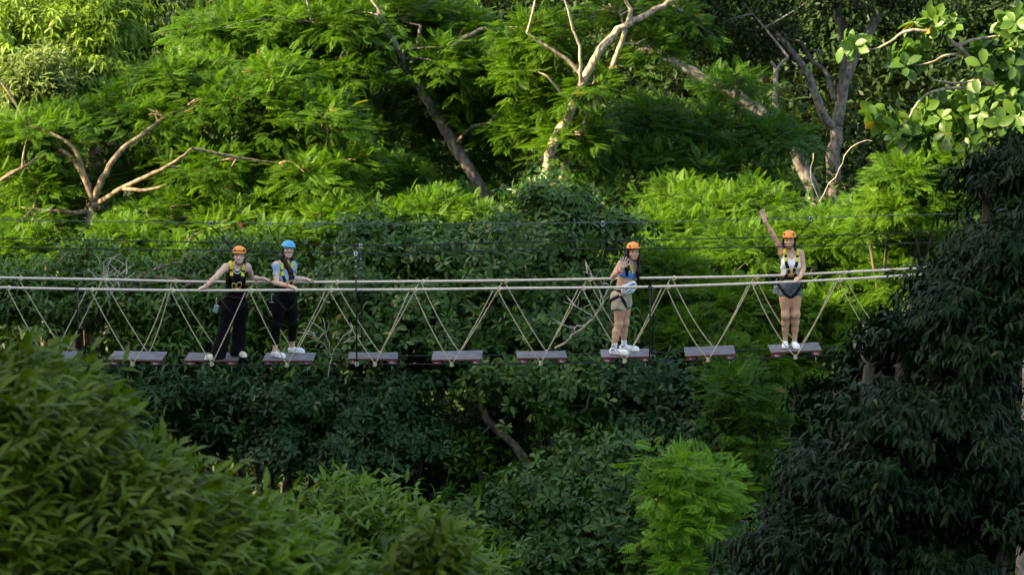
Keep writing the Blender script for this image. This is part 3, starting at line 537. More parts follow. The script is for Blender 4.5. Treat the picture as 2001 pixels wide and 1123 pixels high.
bare_shrub('thin bare grey twigs right of the person in blue top', [[(640, 740, 2.6), (648, 700, 2.6), (665, 665, 2.6), (690, 640, 2.6)], [(648, 700, 2.6), (640, 660, 2.6), (632, 620, 2.6)], [(660, 672, 2.6), (680, 668, 2.5), (710, 655, 2.5)], [(645, 690, 2.6), (628, 668, 2.6), (610, 650, 2.6)]], B_BONE, .007)
bare_shrub('long thin bent stem standing left of the bright feathery bush', [[(1600, 395, 6), (1640, 330, 5.8), (1662, 290, 5.8), (1690, 275, 5.8), (1705, 276, 5.8)], [(1602, 393, 6), (1585, 350, 6), (1590, 300, 6)]], B_BONE, .009, 0)
# ------------------------------------------------------------------ the rope bridge
YN, YF = -.33, .33
M_ROPE = plain('white_rope', (.64, .56, .44), .8, noise=.25, nscale=60, bump=.3)
M_CORD = plain('tan_cord', (.50, .42, .26), .85, noise=.25, nscale=80)
M_STEEL = plain('dark_steel_cable', (.02, .02, .022), .5, metal=.6)
M_GALV = plain('galvanised_cable', (.08, .10, .115), .5, metal=.5)
M_CLIP = plain('zinc_clip', (.45, .45, .45), .4, metal=.8)
M_DECK = plain('weathered_slat', (.125, .11, .12), .55, noise=.4, nscale=7, bump=.2)
def vary(m, amt):                                    # each board weathers to its own tone
    nt = m.node_tree; b = nt.nodes['Principled BSDF']; src = b.inputs['Base Color'].links[0].from_socket
    oi = nt.nodes.new('ShaderNodeObjectInfo'); mr = nt.nodes.new('ShaderNodeMapRange'); mr.inputs['To Min'].default_value = 1 - amt; mr.inputs['To Max'].default_value = 1 + amt
    hv = nt.nodes.new('ShaderNodeHueSaturation'); nt.links.new(oi.outputs['Random'], mr.inputs['Value']); nt.links.new(mr.outputs[0], hv.inputs['Value']); nt.links.new(src, hv.inputs['Color']); nt.links.new(hv.outputs[0], b.inputs['Base Color'])
vary(M_DECK, .35)
M_EDGE = plain('red_brown_timber', (.10, .03, .025), .6, noise=.3, nscale=8)
M_MARK = plain('pale_stencil', (.5, .4, .36), .7)
def path_px(pts, Y): return smooth_path([P(a, b, Y) for a, b in pts], 6)
def at_x(pts, x):
    q = np.array(pts, float); return float(np.interp(x, q[:, 0], q[:, 1]))
RN = [(-120, 557), (0, 561.5), (170, 565), (400, 567.4), (640, 566), (804, 565.6), (1000, 563.2), (1250, 560.6), (1463, 554), (1632, 546.4), (1787, 537), (1960, 525), (2200, 505)]
RF = [(-120, 538), (0, 542.4), (200, 546), (400, 550.4), (620, 551), (820, 549.6), (1020, 547.4), (1250, 543.4), (1475, 539.6), (1645, 532), (1800, 523.5), (1960, 512), (2200, 494)]
BN = [(-120, 710), (0, 713), (259, 713), (733, 711.5), (1057, 710), (1221, 706.5), (1384, 702.5), (1555, 697), (1750, 689), (1960, 677), (2200, 660)]
BF = [(-120, 693), (0, 696), (259, 696), (733, 695), (1057, 693), (1221, 690), (1384, 686), (1555, 681), (1750, 673), (1960, 662), (2200, 646)]
def cable(name, label, cat, pts, Y, r, mat, group=None, n=8):
    q = path_px(pts, Y); mb = MB(); mb.tube(q - q[0], r, n); o = link(name, mb.mesh(name, mat)); o.location = [float(v) for v in q[0]]
    return tag(o, label, cat, group)
cable('handrail_rope', 'thick off-white handrail rope on the near side of the bridge', 'handrail rope', RN, YN, .0185, M_ROPE, 'handrail ropes of the bridge', 10)
cable('handrail_rope', 'thick off-white handrail rope on the far side, just above the near one', 'handrail rope', RF, YF, .0185, M_ROPE, 'handrail ropes of the bridge', 10)
cable('foot_cable', 'thin black cable under the front edge of the footboards', 'cable', BN, YN, .008, M_STEEL, 'cables carrying the footboards')
cable('foot_cable', 'thin black cable under the back edge of the footboards', 'cable', BF, YF, .008, M_STEEL, 'cables carrying the footboards')
OV = [(-120, 427), (0, 429.5), (300, 434), (700, 437), (1000, 436.6), (1250, 434), (1490, 428), (1700, 422), (1880, 417), (2200, 404)]
S1 = [(-120, 463), (0, 466), (360, 472.5), (660, 479), (790, 480), (1000, 472.5), (1250, 469.5), (1580, 461), (1850, 452), (2200, 436)]
S2 = [(-120, 481), (0, 484), (360, 488.5), (660, 494.5), (790, 495), (1000, 488), (1250, 486), (1490, 483), (1850, 473), (2200, 458)]
cable('overhead_cable', 'bluish steel safety cable, topmost line above all four heads', 'cable', OV, 0, .0055, M_GALV)
cable('safety_line', 'thin black line at helmet height, upper and farther of two', 'safety line', S1, YF, .0075, M_STEEL, 'thin black lines at head height')
cable('safety_line', 'thin black line at face height, lower and nearer of two', 'safety line', S2, YN, .0075, M_STEEL, 'thin black lines at head height')

# zigzag cords: one V per footboard and side, knotted round the handrail and the foot cable
NN = [(10, None), (173, None), (330, None), (484, None), (640, None), (804, None), (968, None), (1134, None), (1298, None), (1466, None), (1635, None), (1803, None)]
KN = [(95, 712), (259, 711.5), (414, 711), (561, 713), (733, 711.5), (883, 712), (1057, 710), (1221, 705.5), (1384, 703), (1555, 697.5), (1728, 691)]
FN = [35, 202, 338, 496, 653.6, 821, 984, 1148, 1312, 1475, 1645, 1812]
KF = [128, 290, 430, 577, 742, 898, 1068, 1233, 1397, 1564, 1738]
WHO = ['leftmost footboard half hidden by near leaves', 'footboard left of the person in black', 'footboard under the person in black', 'footboard under the person in the blue helmet', 'empty footboard by the mid hanger cables',
       'second empty footboard right of the blue helmet', 'footboard left of the person in beige shorts', 'footboard under the person in beige shorts', 'empty footboard between the two people at right', 'footboard under the person with raised arm', 'rightmost footboard behind the dark leaves']
def knot(mb, c, s=1.0):
    c = np.asarray(c, float)
    for k in range(3): mb.torus(c + np.array([.006 * (k - 1), 0, .012 * (k - 1)]) * s, .024 * s, .008 * s, Matrix.Rotation(.5 * (k - 1) + .3, 3, 'Y') @ Matrix.Rotation(.4, 3, 'X'), 12, 6)
def zigzag(i, a, k, b, Y, side):
    A, K, B = P(a[0], a[1] + 4, Y), P(k[0], k[1], Y), P(b[0], b[1] + 4, Y)
    sag = [.02, .03, .03, .04, .03, .06, .03, .05, .09, .11, .08][i]
    root = thing('zigzag_cord', K, f'tan V cord on the {side} {WHO[i]}', 'cord', 'V shaped cords between handrails and foot cables')
    mb = MB()
    for E, sg in ((A, sag), (B, sag * .5 if i != 1 else .1)):
        t = np.linspace(0, 1, 14)[:, None]; q = E + (K - E) * t; q[:, 2] -= 4 * sg * (t * (1 - t))[:, 0]; mb.tube(q, .0075, 6)
    mb.build('cord', M_CORD, root, K)
    kb = MB(); knot(kb, K, 1.0); kb.tube([K, K + np.array([.004, 0, -.035])], .008, 6); kb.build('knot', M_CORD, root, K)
    kb = MB(); knot(kb, P(a[0] + 3, a[1] + 1, Y), 1.05); kb.build('top_knot', M_CORD, root, K)
for i in range(11):
    a, b = NN[i][0], NN[i + 1][0]; zigzag(i, (a + 5, at_x(RN, a)), KN[i], (b - 5, at_x(RN, b)), YN, 'near side of')
    a, b = FN[i], FN[i + 1]; zigzag(i, (a + 3, at_x(RF, a)), (KF[i], at_x(BF, KF[i]) - 5), (b - 3, at_x(RF, b)), YF, 'far side of')

# footboards
def footboard():
    root = thing('footboard', (0, 0, 0), '', 'footboard', 'slatted footboards of the bridge'); W = .735
    mb = MB()
    for k in range(4): mb.box((0, -.21 + .14 * k, -.014), (W, .117, .028), None, .004)
    mb.build('deck', M_DECK, root)
    for s in (-1, 1):
        b = MB(); b.box((s * (W / 2 - .085), 0, -.0295 - .03), (.13, .575, .058), None, .006); o = b.build('bearer', M_EDGE, root)
        k = MB(); k.box((0, 0, 0), (.07, .004, .012)); k.box((-.012, 0, .016), (.03, .004, .009))
        k.build('stencil_mark', M_MARK, o).location = (s * (W / 2 - .085), -.2895, -.062)
    f = MB(); f.box((0, -.279, -.016), (W, .006, .03)); f.build('front_strip', M_EDGE, root)
    h = MB(); h.box((W / 2 - .09, -.2, -.16), (.012, .004, .11)); h.box((W / 2 - .09, -.2, -.096), (.004, .003, .03)); h.build('hanging_tag', M_CLIP, root)
    return root
def copy_tree(o, parent=None):
    c = o.copy(); C.objects.link(c); c.parent = parent
    for ch in list(o.children): copy_tree(ch, c)
    return c
FB = [(54, 152, 700.5, 700.5), (211, 317, 701.5, 701.5), (360, 464, 703.3, 703.3), (513, 612, 703.7, 703.5), (678.5, 776, 701.5, 701.3), (843.5, 942, 701, 700.3), (1009.5, 1107.5, 699.8, 698.8), (1175, 1273, 697.3, 695.4), (1340, 1438.5, 693.7, 690), (1507, 1606.5, 688, 682.8), (1672, 1770, 681, 675)]
FBTOP = []
proto = footboard()
for i, (x0, x1, y0, y1) in enumerate(FB):
    o = proto if i == 0 else copy_tree(proto)
    a, b = P(x0, y0, -.282), P(x1, y1, -.282); c = (a + b) / 2 + np.array([0, .282, 0]); v = b - a
    o.location = c; o.rotation_euler = ([0, .02, 0, 0, -.03, .03, -.02, 0, .03, 0, 0][i], -math.atan2(v[2], v[0]) + [0, .01, 0, 0, .012, -.014, .01, 0, -.012, 0, 0][i], [.02, -.03, 0, 0, .03, -.02, .035, 0, -.03, 0, 0][i]); o.scale = (np.linalg.norm(v) / .735, 1, 1)
    FBTOP.append((c, v / np.linalg.norm(v)))
    o['label'] = 'slatted wooden ' + WHO[i]
def top_z(i, x): c, v = FBTOP[i]; return c[2] + (x - c[0]) * v[2] / v[0]

# vertical hanger cables in pairs
def hanger(label, xa, ya, yb, Y):
    a, b = P(xa, ya, Y), P(xa, yb, Y); b[0] = a[0]; root = thing('hanger_cable', b, label, 'hanger cable', 'vertical hanger cables')
    mb = MB(); mb.tube([a, (a + b) / 2 + np.array([.004, 0, 0]), b], .010, 6); mb.build('cable', M_STEEL, root, b)
    for e in (a, b):
        k = MB(); k.torus(e, .022, .009, Matrix.Rotation(1.2, 3, 'X'), 12, 6); k.torus(e + np.array([0, 0, .03 if e is b else -.03]), .016, .007, None, 12, 6); k.build('clamp', M_STEEL if ya > 500 else M_CLIP, root, b)
    if ya < 500:
        for q in (.07, .12, .2):
            k = MB(); p = a + (b - a) * q; k.box(p, (.032, .024, .014), None, .004); k.build('wire_clip', M_CLIP, root, b)
hanger('near black hanger cable left of the person in black', 150, 565, 713, YN - .015)
hanger('far black hanger cable left of the person in black', 163, 546, 696, YF + .02)
hanger('near black hanger cable in mid bridge, with silver clips', 695, 495, 712, YN - .03)
hanger('far black hanger cable in mid bridge, with silver clips', 705, 480, 695, YF + .03)
hanger('near black hanger cable right of the person in beige shorts', 1270.5, 561, 705, YN - .03)
hanger('far black hanger cable right of the person in beige shorts', 1276, 543.5, 689, YF + .03)
# ------------------------------------------------------------------ people: one continuous body each, grown from a distance field
class Field:
    def __init__(s, lo, hi, h):
        s.h = h; s.lo = np.asarray(lo, float); s.n = np.ceil((np.asarray(hi) - s.lo) / h).astype(int) + 1
        s.ax = [s.lo[i] + h * np.arange(s.n[i]) for i in range(3)]
    def new(s): return np.full(s.n, .5, np.float32)
    def sub(s, lo, hi):
        a = np.clip(np.floor((lo - s.lo) / s.h).astype(int), 0, s.n - 1); b = np.clip(np.ceil((hi - s.lo) / s.h).astype(int) + 1, 1, s.n)
        return tuple(slice(i, j) for i, j in zip(a, b)), np.stack(np.meshgrid(*[s.ax[i][a[i]:b[i]] for i in range(3)], indexing='ij'), -1).astype(np.float32)
    def full(s): return np.stack(np.meshgrid(*s.ax, indexing='ij'), -1).astype(np.float32)
def smin(a, b, k):
    if k <= 0: return np.minimum(a, b)
    h = np.clip(.5 + .5 * (b - a) / k, 0, 1); return b + (a - b) * h - k * h * (1 - h)
def cap(a, b, r0, r1=None): return ('cap', np.asarray(a, float), np.asarray(b, float), r0, r0 if r1 is None else r1)
def ell(c, r, M=None): return ('ell', np.asarray(c, float), np.asarray(r, float), None if M is None else np.asarray(M, float))
def rbox(c, r, M=None, rr=.01): return ('box', np.asarray(c, float), np.asarray(r, float), None if M is None else np.asarray(M, float), rr)
def dist(q, p):
    if q[0] == 'cap':
        _, a, b, r0, r1 = q; a = a.astype(np.float32); b = b.astype(np.float32); ba = b - a; t = np.clip(((p - a) @ ba) / max(1e-9, ba @ ba), 0, 1)
        return np.linalg.norm(p - a - t[..., None] * ba, axis=-1) - (r0 + (r1 - r0) * t)
    u = p - q[1].astype(np.float32)
    if q[3] is not None: u = u @ q[3].astype(np.float32)
    if q[0] == 'ell':
        k0 = np.linalg.norm(u / q[2], axis=-1); k1 = np.linalg.norm(u / q[2] ** 2, axis=-1); return k0 * (k0 - 1) / np.maximum(k1, 1e-6)
    d = np.abs(u) - (q[2] - q[4]); return np.linalg.norm(np.maximum(d, 0), axis=-1) + np.minimum(np.max(d, -1), 0) - q[4]
def put(F, D, prims, k):
    for q in prims:
        if q[0] == 'cap': m = max(q[3], q[4]); lo = np.minimum(q[1], q[2]) - m; hi = np.maximum(q[1], q[2]) + m
        else: m = np.max(q[2]) * 1.05; lo = q[1] - m; hi = q[1] + m
        pad = k + .03; sl, p = F.sub(lo - pad, hi + pad); D[sl] = smin(D[sl], dist(q, p).astype(np.float32), k)
    return D
CORN = np.array([[i, j, k] for i in (0, 1) for j in (0, 1) for k in (0, 1)])
EDG = [(a, b) for a in range(8) for b in range(a + 1, 8) if np.abs(CORN[a] - CORN[b]).sum() == 1]
def nets(F, D):
    ins = D < 0; c = [ins[i:ins.shape[0] - 1 + i, j:ins.shape[1] - 1 + j, k:ins.shape[2] - 1 + k] for i, j, k in CORN]
    s = sum(q.astype(np.int8) for q in c); act = np.argwhere((s > 0) & (s < 8))
    vals = np.stack([D[act[:, 0] + i, act[:, 1] + j, act[:, 2] + k] for i, j, k in CORN], 1)
    acc = np.zeros((len(act), 3)); cnt = np.zeros(len(act))
    for a, b in EDG:
        va, vb = vals[:, a], vals[:, b]; m = (va < 0) != (vb < 0); t = np.where(m, va / np.where(va - vb == 0, 1, va - vb), 0)
        acc += np.where(m[:, None], CORN[a] + (CORN[b] - CORN[a]) * t[:, None], 0); cnt += m
    V = F.lo + F.h * (act + acc / cnt[:, None]); idx = np.full(np.array(D.shape) - 1, -1, np.int32); idx[tuple(act.T)] = np.arange(len(act))
    Q = []
    for ax in range(3):
        sl0 = [slice(1, -1)] * 3; sl1 = [slice(1, -1)] * 3; sl0[ax] = slice(0, -1); sl1[ax] = slice(1, None)
        A, B = ins[tuple(sl0)], ins[tuple(sl1)]; e = np.argwhere(A != B); fl = A[tuple(e.T)]
        o1, o2 = [i for i in range(3) if i != ax]; base = e + 1; base[:, ax] -= 1
        def g(d1, d2):
            q = base.copy(); q[:, o1] += d1; q[:, o2] += d2; return idx[q[:, 0], q[:, 1], q[:, 2]]
        q = np.stack([g(-1, -1), g(0, -1), g(0, 0), g(-1, 0)], 1)
        if ax == 1: fl = ~fl
        q[~fl] = q[~fl][:, ::-1]; Q.append(q)
    return V, np.concatenate(Q)
def field_mesh(F, D, name, mats, root, parent=None, colour=None):
    V, Q = nets(F, D); mi = None
    if colour is not None: mi = colour(V[Q].mean(1))
    o = link(name, mesh_np(name, V - root_loc(root), Q.ravel(), np.arange(len(Q)) * 4, True, None, mats, mi), parent or root); return o
def root_loc(r): return np.array(r.location, float)
def sample(F, D, p):
    g = (p - F.lo) / F.h; i = np.clip(np.floor(g).astype(int), 0, np.array(D.shape) - 2); f = np.clip(g - i, 0, 1); out = 0
    for c in CORN:
        w = np.prod(np.where(c, f, 1 - f), -1); out = out + w * D[i[:, 0] + c[0], i[:, 1] + c[1], i[:, 2] + c[2]]
    return out
def grad(F, D, p, e=.012):
    return nrm(np.stack([sample(F, D, p + np.eye(3)[i] * e) - sample(F, D, p - np.eye(3)[i] * e) for i in range(3)], -1))
def strap(F, D, pts, w, mat, name, root, th=.006, off=.002, k=6, parent=None, closed=False):
    q = smooth_path(pts, k)
    for _ in range(10): q = q - (np.clip(sample(F, D, q) - off, -.05, .05))[:, None] * grad(F, D, q) * .9
    if len(q) > 4: q[1:-1] = .5 * q[1:-1] + .25 * (q[2:] + q[:-2])
    N = grad(F, D, q); T = nrm(np.gradient(q, axis=0)); S = nrm(np.cross(T, N)); m = len(q); V = []
    for sx, sz in ((-1, 0), (1, 0), (1, 1), (-1, 1)): V.append(q + S * sx * w / 2 + N * (sz * th))
    V = np.stack(V, 1).reshape(-1, 3); f = [(i * 4 + j, i * 4 + (j + 1) % 4, i * 4 + 4 + (j + 1) % 4, i * 4 + 4 + j) for i in range(m - 1) for j in range(4)]
    f += [(3, 2, 1, 0), tuple((m - 1) * 4 + j for j in range(4))]
    mb = MB(); mb.add(V, f); return mb.build(name, mat, parent or root, root_loc(root), False)
def frame(yaw, pitch=0, roll=0):                     # columns: lateral (towards image right when facing the camera), forward, up
    M = np.array(Matrix.Rotation(yaw, 3, 'Z')) @ np.array(Matrix.Rotation(roll, 3, 'Y')) @ np.array(Matrix.Rotation(pitch, 3, 'X'))
    return M @ np.array([[1, 0, 0], [0, -1, 0], [0, 0, 1.0]])
def rotv(v, axis, a): return np.array(Matrix.Rotation(a, 3, Vector(axis)) @ Vector(v))
def hand(w, d, n, thumb, curl=(.3, .3, .35, .4), spread=.1, tcurl=.3, s=1.0):
    """wrist point, direction wrist->knuckles, palm normal, thumb side vector -> (palm prims, finger prims)"""
    d = nrm(d); n = nrm(n - d * np.dot(n, d)); t = np.cross(d, n); t = t if np.dot(t, thumb) > 0 else -t
    palm = [cap(w, w + d * .03 * s, .024 * s, .023 * s)]
    for o in (-.026, -.009, .009, .025): palm.append(cap(w + d * .028 * s + t * o * .7 * s, w + d * .082 * s + t * o * s, .0135 * s, .0115 * s))
    fing = []
    for i, (o, L) in enumerate(((.026, .068), (.009, .077), (-.009, .071), (-.026, .055))):
        p = w + d * .084 * s + t * o * s; v = nrm(d + t * o / .026 * spread); c = curl[i]; rr = .0092 * s
        for L_, r0, r1 in ((L * .48, rr, rr * .93), (L * .3, rr * .93, rr * .86), (L * .24, rr * .86, rr * .72)):
            v2 = rotv(v, np.cross(v, n), c); q = p + v2 * L_ * s; fing.append(cap(p, q, r0, r1)); p = q; v = v2
    p = w + d * .025 * s + t * .022 * s; v = nrm(d * .75 + t * .75 + n * .15); fing.append(cap(p, p + v * .034 * s, .0135 * s, .0115 * s)); p = p + v * .034 * s
    v = nrm(v + (d * .5 - t * .6 + n * .8) * tcurl); fing.append(cap(p, p + v * .030 * s, .011 * s, .0095 * s)); p = p + v * .03 * s
    v = nrm(v + (d * .3 - t * .5 + n * .5) * tcurl); fing.append(cap(p, p + v * .024 * s, .0095 * s, .0075 * s)); return palm, fing

M_SKIN = plain('skin', (.68, .42, .31), .55, noise=.06, nscale=30)
M_SKIN2 = plain('tanned_skin', (.58, .325, .20), .5, noise=.06, nscale=30)
M_PALM_BRIGHT = plain('brightened_palm_skin', (.76, .47, .36), .55, noise=.05, nscale=30)  # pale palm tone, spread over the whole hand to brighten it in shade
M_LIP = plain('lip', (.55, .21, .18), .45); M_TEETH = plain('teeth', (.78, .72, .66), .4); M_EYE = plain('eye', (.06, .04, .03), .3); M_BROW = plain('brow', (.16, .085, .055), .8)
M_HAIR = plain('dark_hair', (.008, .006, .005), .5, noise=.5, nscale=60, spec=.25)
M_HAIRB = plain('brown_hair', (.020, .010, .007), .5, noise=.5, nscale=60, spec=.25)
M_BLACK = plain('black_cloth', (.0035, .0035, .0045), .9, noise=.3, nscale=25, spec=.12); M_WEB = plain('black_webbing', (.005, .005, .006), .7, spec=.2)
M_YEL = plain('yellow_pad', (.60, .52, .04), .6, noise=.1); M_ORANGE = plain('orange_shell', (.85, .26, .02), .35, spec=.5); M_BLUEH = plain('blue_shell', (.03, .33, .55), .35, spec=.5)
M_LBLUE = plain('light_blue_cloth', (.25, .39, .52), .85, noise=.08); M_ROYAL = plain('blue_top_cloth', (.06, .22, .55), .8, noise=.1); M_WHITE = plain('white_cloth', (.74, .75, .77), .85, noise=.05)
M_DENIM = plain('grey_denim', (.10, .13, .145), .9, noise=.25, nscale=40); M_BEIGE = plain('beige_cloth', (.40, .335, .24), .85, noise=.10); M_SHOE = plain('white_shoe', (.76, .77, .77), .55, noise=.04); M_CREAM = plain('cream_shoe', (.72, .66, .48), .6)
M_SOLE = plain('shoe_sole', (.66, .66, .64), .6); M_NAVY = plain('navy_print', (.02, .04, .14), .6); M_GOLD = plain('gold_carabiner', (.75, .50, .12), .3, metal=.9); M_BAND = plain('red_band', (.75, .12, .05), .5); M_BANDW = plain('pale_band', (.55, .68, .68), .5)
M_POUCH = plain('pouch_film', (.25, .30, .33), .15, spec=.6); M_GREYBAG = plain('off_white_bag', (.70, .72, .73), .6, noise=.06)

def ankle_shoe(F, root, ank, toe_dir, z, mat, L=.235, name='shoe', hi=.07):
    d = nrm(np.array([toe_dir[0], toe_dir[1], 0])); s = np.array([-d[1], d[0], 0]); heel = np.array([ank[0], ank[1], 0]) - d * .05; g = np.array([0, 0, z])
    Fm = Field(heel + g - .06 - np.abs(d) * .02, heel + d * L + g + np.array([.07, .07, .16]) + 0, .005)
    lo = np.minimum(heel, heel + d * L) + g - .07; hi_ = np.maximum(heel, heel + d * L) + g + .075; hi_[2] = z + .15; Fm = Field(lo, hi_, .005); D = Fm.new()
    pr = [cap(heel + d * .02 + [0, 0, z + .045], heel + d * .05 + [0, 0, z + hi], .036, .036), cap(heel + d * .03 + [0, 0, z + .038], heel + d * (L - .07) + [0, 0, z + .03], .036, .042), cap(heel + d * .06 + [0, 0, z + .06], heel + d * (L - .06) + [0, 0, z + .035], .033, .034), cap(heel + d * (L - .075) + [0, 0, z + .028], heel + d * (L - .045) + [0, 0, z + .026], .044, .038)]
    put(Fm, D, pr, .02); p = Fm.full(); up = np.maximum(D, z + .014 - p[..., 2]); up = np.maximum(up, p[..., 2] - (z + hi + .018))
    sh = field_mesh(Fm, up, name, [mat], root)
    so = np.maximum(np.maximum(D - .006, p[..., 2] - (z + .024)), z + .0008 - p[..., 2]); field_mesh(Fm, so, 'sole', [M_SOLE], root, sh)
    return sh
def helmet(root, H, c, mat, vents=True):
    """c: head centre at eye level"""
    lo = c - .19; hi = c + .19; F = Field(lo, hi, .0055); p = F.full(); u = (p - c) @ H
    d = dist(ell((0, -.006, .055), (.104, .122, .098)), u.astype(np.float32)); rim = .048 + .0 * u[..., 1] + .09 * np.maximum(0, u[..., 1] - .06) * 0 - .02 * (u[..., 1] < -.03) * np.minimum(1, (-u[..., 1] - .03) / .05)
    sh = np.maximum(d, rim - u[..., 2]); inner = dist(ell((0, -.006, .052), (.094, .112, .086)), u.astype(np.float32)); sh = np.maximum(sh, -inner)
    lip = np.maximum(np.maximum(dist(ell((0, .012, .052), (.106, .128, .018)), u.astype(np.float32)), .03 - u[..., 1]), .0445 - u[..., 2]); sh = np.minimum(sh, np.maximum(lip, -inner))
    hm = field_mesh(F, sh, 'helmet', [mat], root)
    mb = MB(); an = np.linspace(0, 2 * math.pi, 33)
    ring = np.stack([.1055 * np.cos(an), -.006 + .1235 * np.sin(an), .058 + 0 * an], 1); mb.tube(c + ring @ H.T, .006, 6); mb.build('rim_strip', M_WEB, root, root_loc(root)).parent = hm
    if vents:
        for sx in (-1, 1):
            mb = MB(); q = np.array([sx * .066, .078, .096]); v = ell(q, (.011, .012, .019)); Fv = Field(c + q @ H.T - .03, c + q @ H.T + .03, .004); pv = (Fv.full() - c) @ H
            field_mesh(Fv, dist(v, pv.astype(np.float32)), 'vent', [M_WEB], root, hm)
    mb = MB()
    for sx in (-1, 1):
        mb.tube(smooth_path([c + H @ np.array(q) for q in ((sx * .088, .03, .06), (sx * .079, .035, .0), (sx * .066, .05, -.06), (sx * .03, .07, -.108), (0, .076, -.118))], 4), .0045, 5)
    mb.build('chin_strap', M_WEB, root, root_loc(root)).parent = hm
    return hm
def bracelet(root, a, b, t, mat, r=.031, tub=.006):
    a, b = np.asarray(a), np.asarray(b); c = a + (b - a) * t; z = nrm(b - a); x = nrm(np.cross(z, [.3, .9, .2])); M = np.stack([x, np.cross(z, x), z], 1)
    mb = MB(); mb.torus(c, r, tub, M, 20, 6); return mb.build('bracelet', mat, root, root_loc(root))

def person(J, yaw_p, yaw_c, head, label, skin, group=None, hands=None, bright_palms=(), shoulder_w=.168, cut_pelvis=None):
    """J: joints in world space. Returns everything needed to dress the figure."""
    feet = (J['ank'][0] + J['ank'][1]) / 2; root = thing('person', (feet[0], feet[1], min(J['ank'][0][2], J['ank'][1][2]) - .08), label, 'person', group)
    allp = np.concatenate([np.reshape(v, (-1, 3)) for v in J.values()]); F = Field(allp.min(0) - [.15, .15, .12], allp.max(0) + [.15, .15, .20], .0065)
    pel, che, nb = J['pelvis'], J['chest'], J['neck']
    up = nrm(nb - pel); Pf, Cf = frame(yaw_p), frame(yaw_c)
    def withup(M):
        f = nrm(M[:, 1] - up * np.dot(M[:, 1], up)); l = np.cross(f, up); return np.stack([l, f, up], 1)
    Pf, Cf = withup(Pf), withup(Cf); fw, lat = Cf[:, 1], Cf[:, 0]
    torso = [ell(pel + Pf @ [0, -.01, .0], (.160, .112, .125), Pf), ell(pel + Pf @ [-.07, -.045, -.045], (.085, .085, .09), Pf), ell(pel + Pf @ [.07, -.045, -.045], (.085, .085, .09), Pf), cap(pel + up * .06, che - up * .06, .102, .102), ell((pel * .5 + che * .5), (.122, .088, .14), Cf), ell(che, (.138, .098, .165), Cf)]
    bust = [ell(che + Cf @ [s * .066, .075, -.015], (.058, .05, .058), Cf) for s in (-1, 1)]
    shl = [cap(nb + up * -.01, J['sho'][s] + nrm(nb - J['sho'][s]) * .02, .045, .04) for s in (0, 1)] + [cap(J['sho'][0] - up * .03, J['sho'][1] - up * .03, .055)]
    Dt = F.new(); put(F, Dt, torso, .06); put(F, Dt, bust, .03); put(F, Dt, shl, .05)
    Dl = F.new(); Dl2 = []
    for s in (0, 1):
        h, k, a = J['hip'][s], J['knee'][s], J['ank'][s]; kb = nrm(np.cross(np.cross(h - k, Pf[:, 1]), h - k)); kf = -kb if np.dot(kb, Pf[:, 1]) < 0 else kb
        L = [cap(h, k, .086, .056), ell(h * .7 + k * .3 + kf * .012, (.08, .08, .16), None), cap(k, k * .7 + a * .3 - kf * .014, .051, .052), cap(k * .7 + a * .3 - kf * .014, k * .45 + a * .55 - kf * .008, .052, .043), cap(k * .45 + a * .55 - kf * .008, a, .043, .034), ell(k + kf * .008, (.046, .046, .055))]
        put(F, Dl, L, .04)
    Da = F.new(); Ds = F.new()
    for s in (0, 1):
        a, e, w = J['sho'][s], J['elb'][s], J['wri'][s]
        put(F, Da, [cap(a, a * .5 + e * .5, .047, .043), cap(a * .5 + e * .5, e, .043, .035), cap(e, e * .65 + w * .35, .035, .034), cap(e * .65 + w * .35, w, .034, .023)], .02)
        put(F, Ds, [cap(a, a * .5 + e * .5, .048, .044)], .02)
    # head
    H = head['H']; hc = J['head']; T = lambda *v: hc + H @ np.array(v)
    hd = [ell(T(0, -.012, .032), (.075, .094, .092), H), ell(T(0, .022, -.036), (.056, .068, .072), H), ell(T(0, .052, -.086), (.025, .030, .024), H), cap(T(-.03, .02, -.055), T(.03, .02, -.055), .028)]
    hd2 = [cap(T(0, .082, .008), T(0, .099, -.024), .009, .0125), ell(T(-.013, .088, -.028), (.009, .01, .008), H), ell(T(.013, .088, -.028), (.009, .01, .008), H), ell(T(-.042, .055, -.022), (.026, .026, .022), H), ell(T(.042, .055, -.022), (.026, .026, .022), H), cap(T(-.045, .076, .021), T(.045, .076, .021), .012), cap(T(-.018, .079, -.050), T(.018, .079, -.050), .008), cap(T(-.014, .077, -.061), T(.014, .077, -.061), .008)]
    Dh = F.new(); put(F, Dh, hd, .03); put(F, Dh, hd2, .012); put(F, Dh, [ell(T(s * .077, -.012, -.012), (.01, .02, .03), H) for s in (-1, 1)], .006)
    put(F, Dh, [cap(nb - up * .02, T(0, -.018, -.05), .050, .048)], .03)
    for s in (-1, 1):
        sl, p = F.sub(T(s * .031, .082, .002) - .03, T(s * .031, .082, .002) + .03); Dh[sl] = np.maximum(Dh[sl], -dist(ell(T(s * .031, .094, .002), (.015, .012, .009), H), p))
    # hands and feet
    Df = F.new()
    for pal, fin in hands: put(F, Df, pal, .012); put(F, Df, fin, .006)
    for s in (0, 1):
        d = J['toe'][s]; a = J['ank'][s]; put(F, Df, [cap(a, a - [0, 0, .045], .034, .03), cap(a - [0, 0, .045], a - [0, 0, .055] + d * .13, .028, .02)], .02)
    B = smin(smin(Dt, Dl, .03), smin(Dh, Da, .005), .025); B = smin(B, Df, .010)
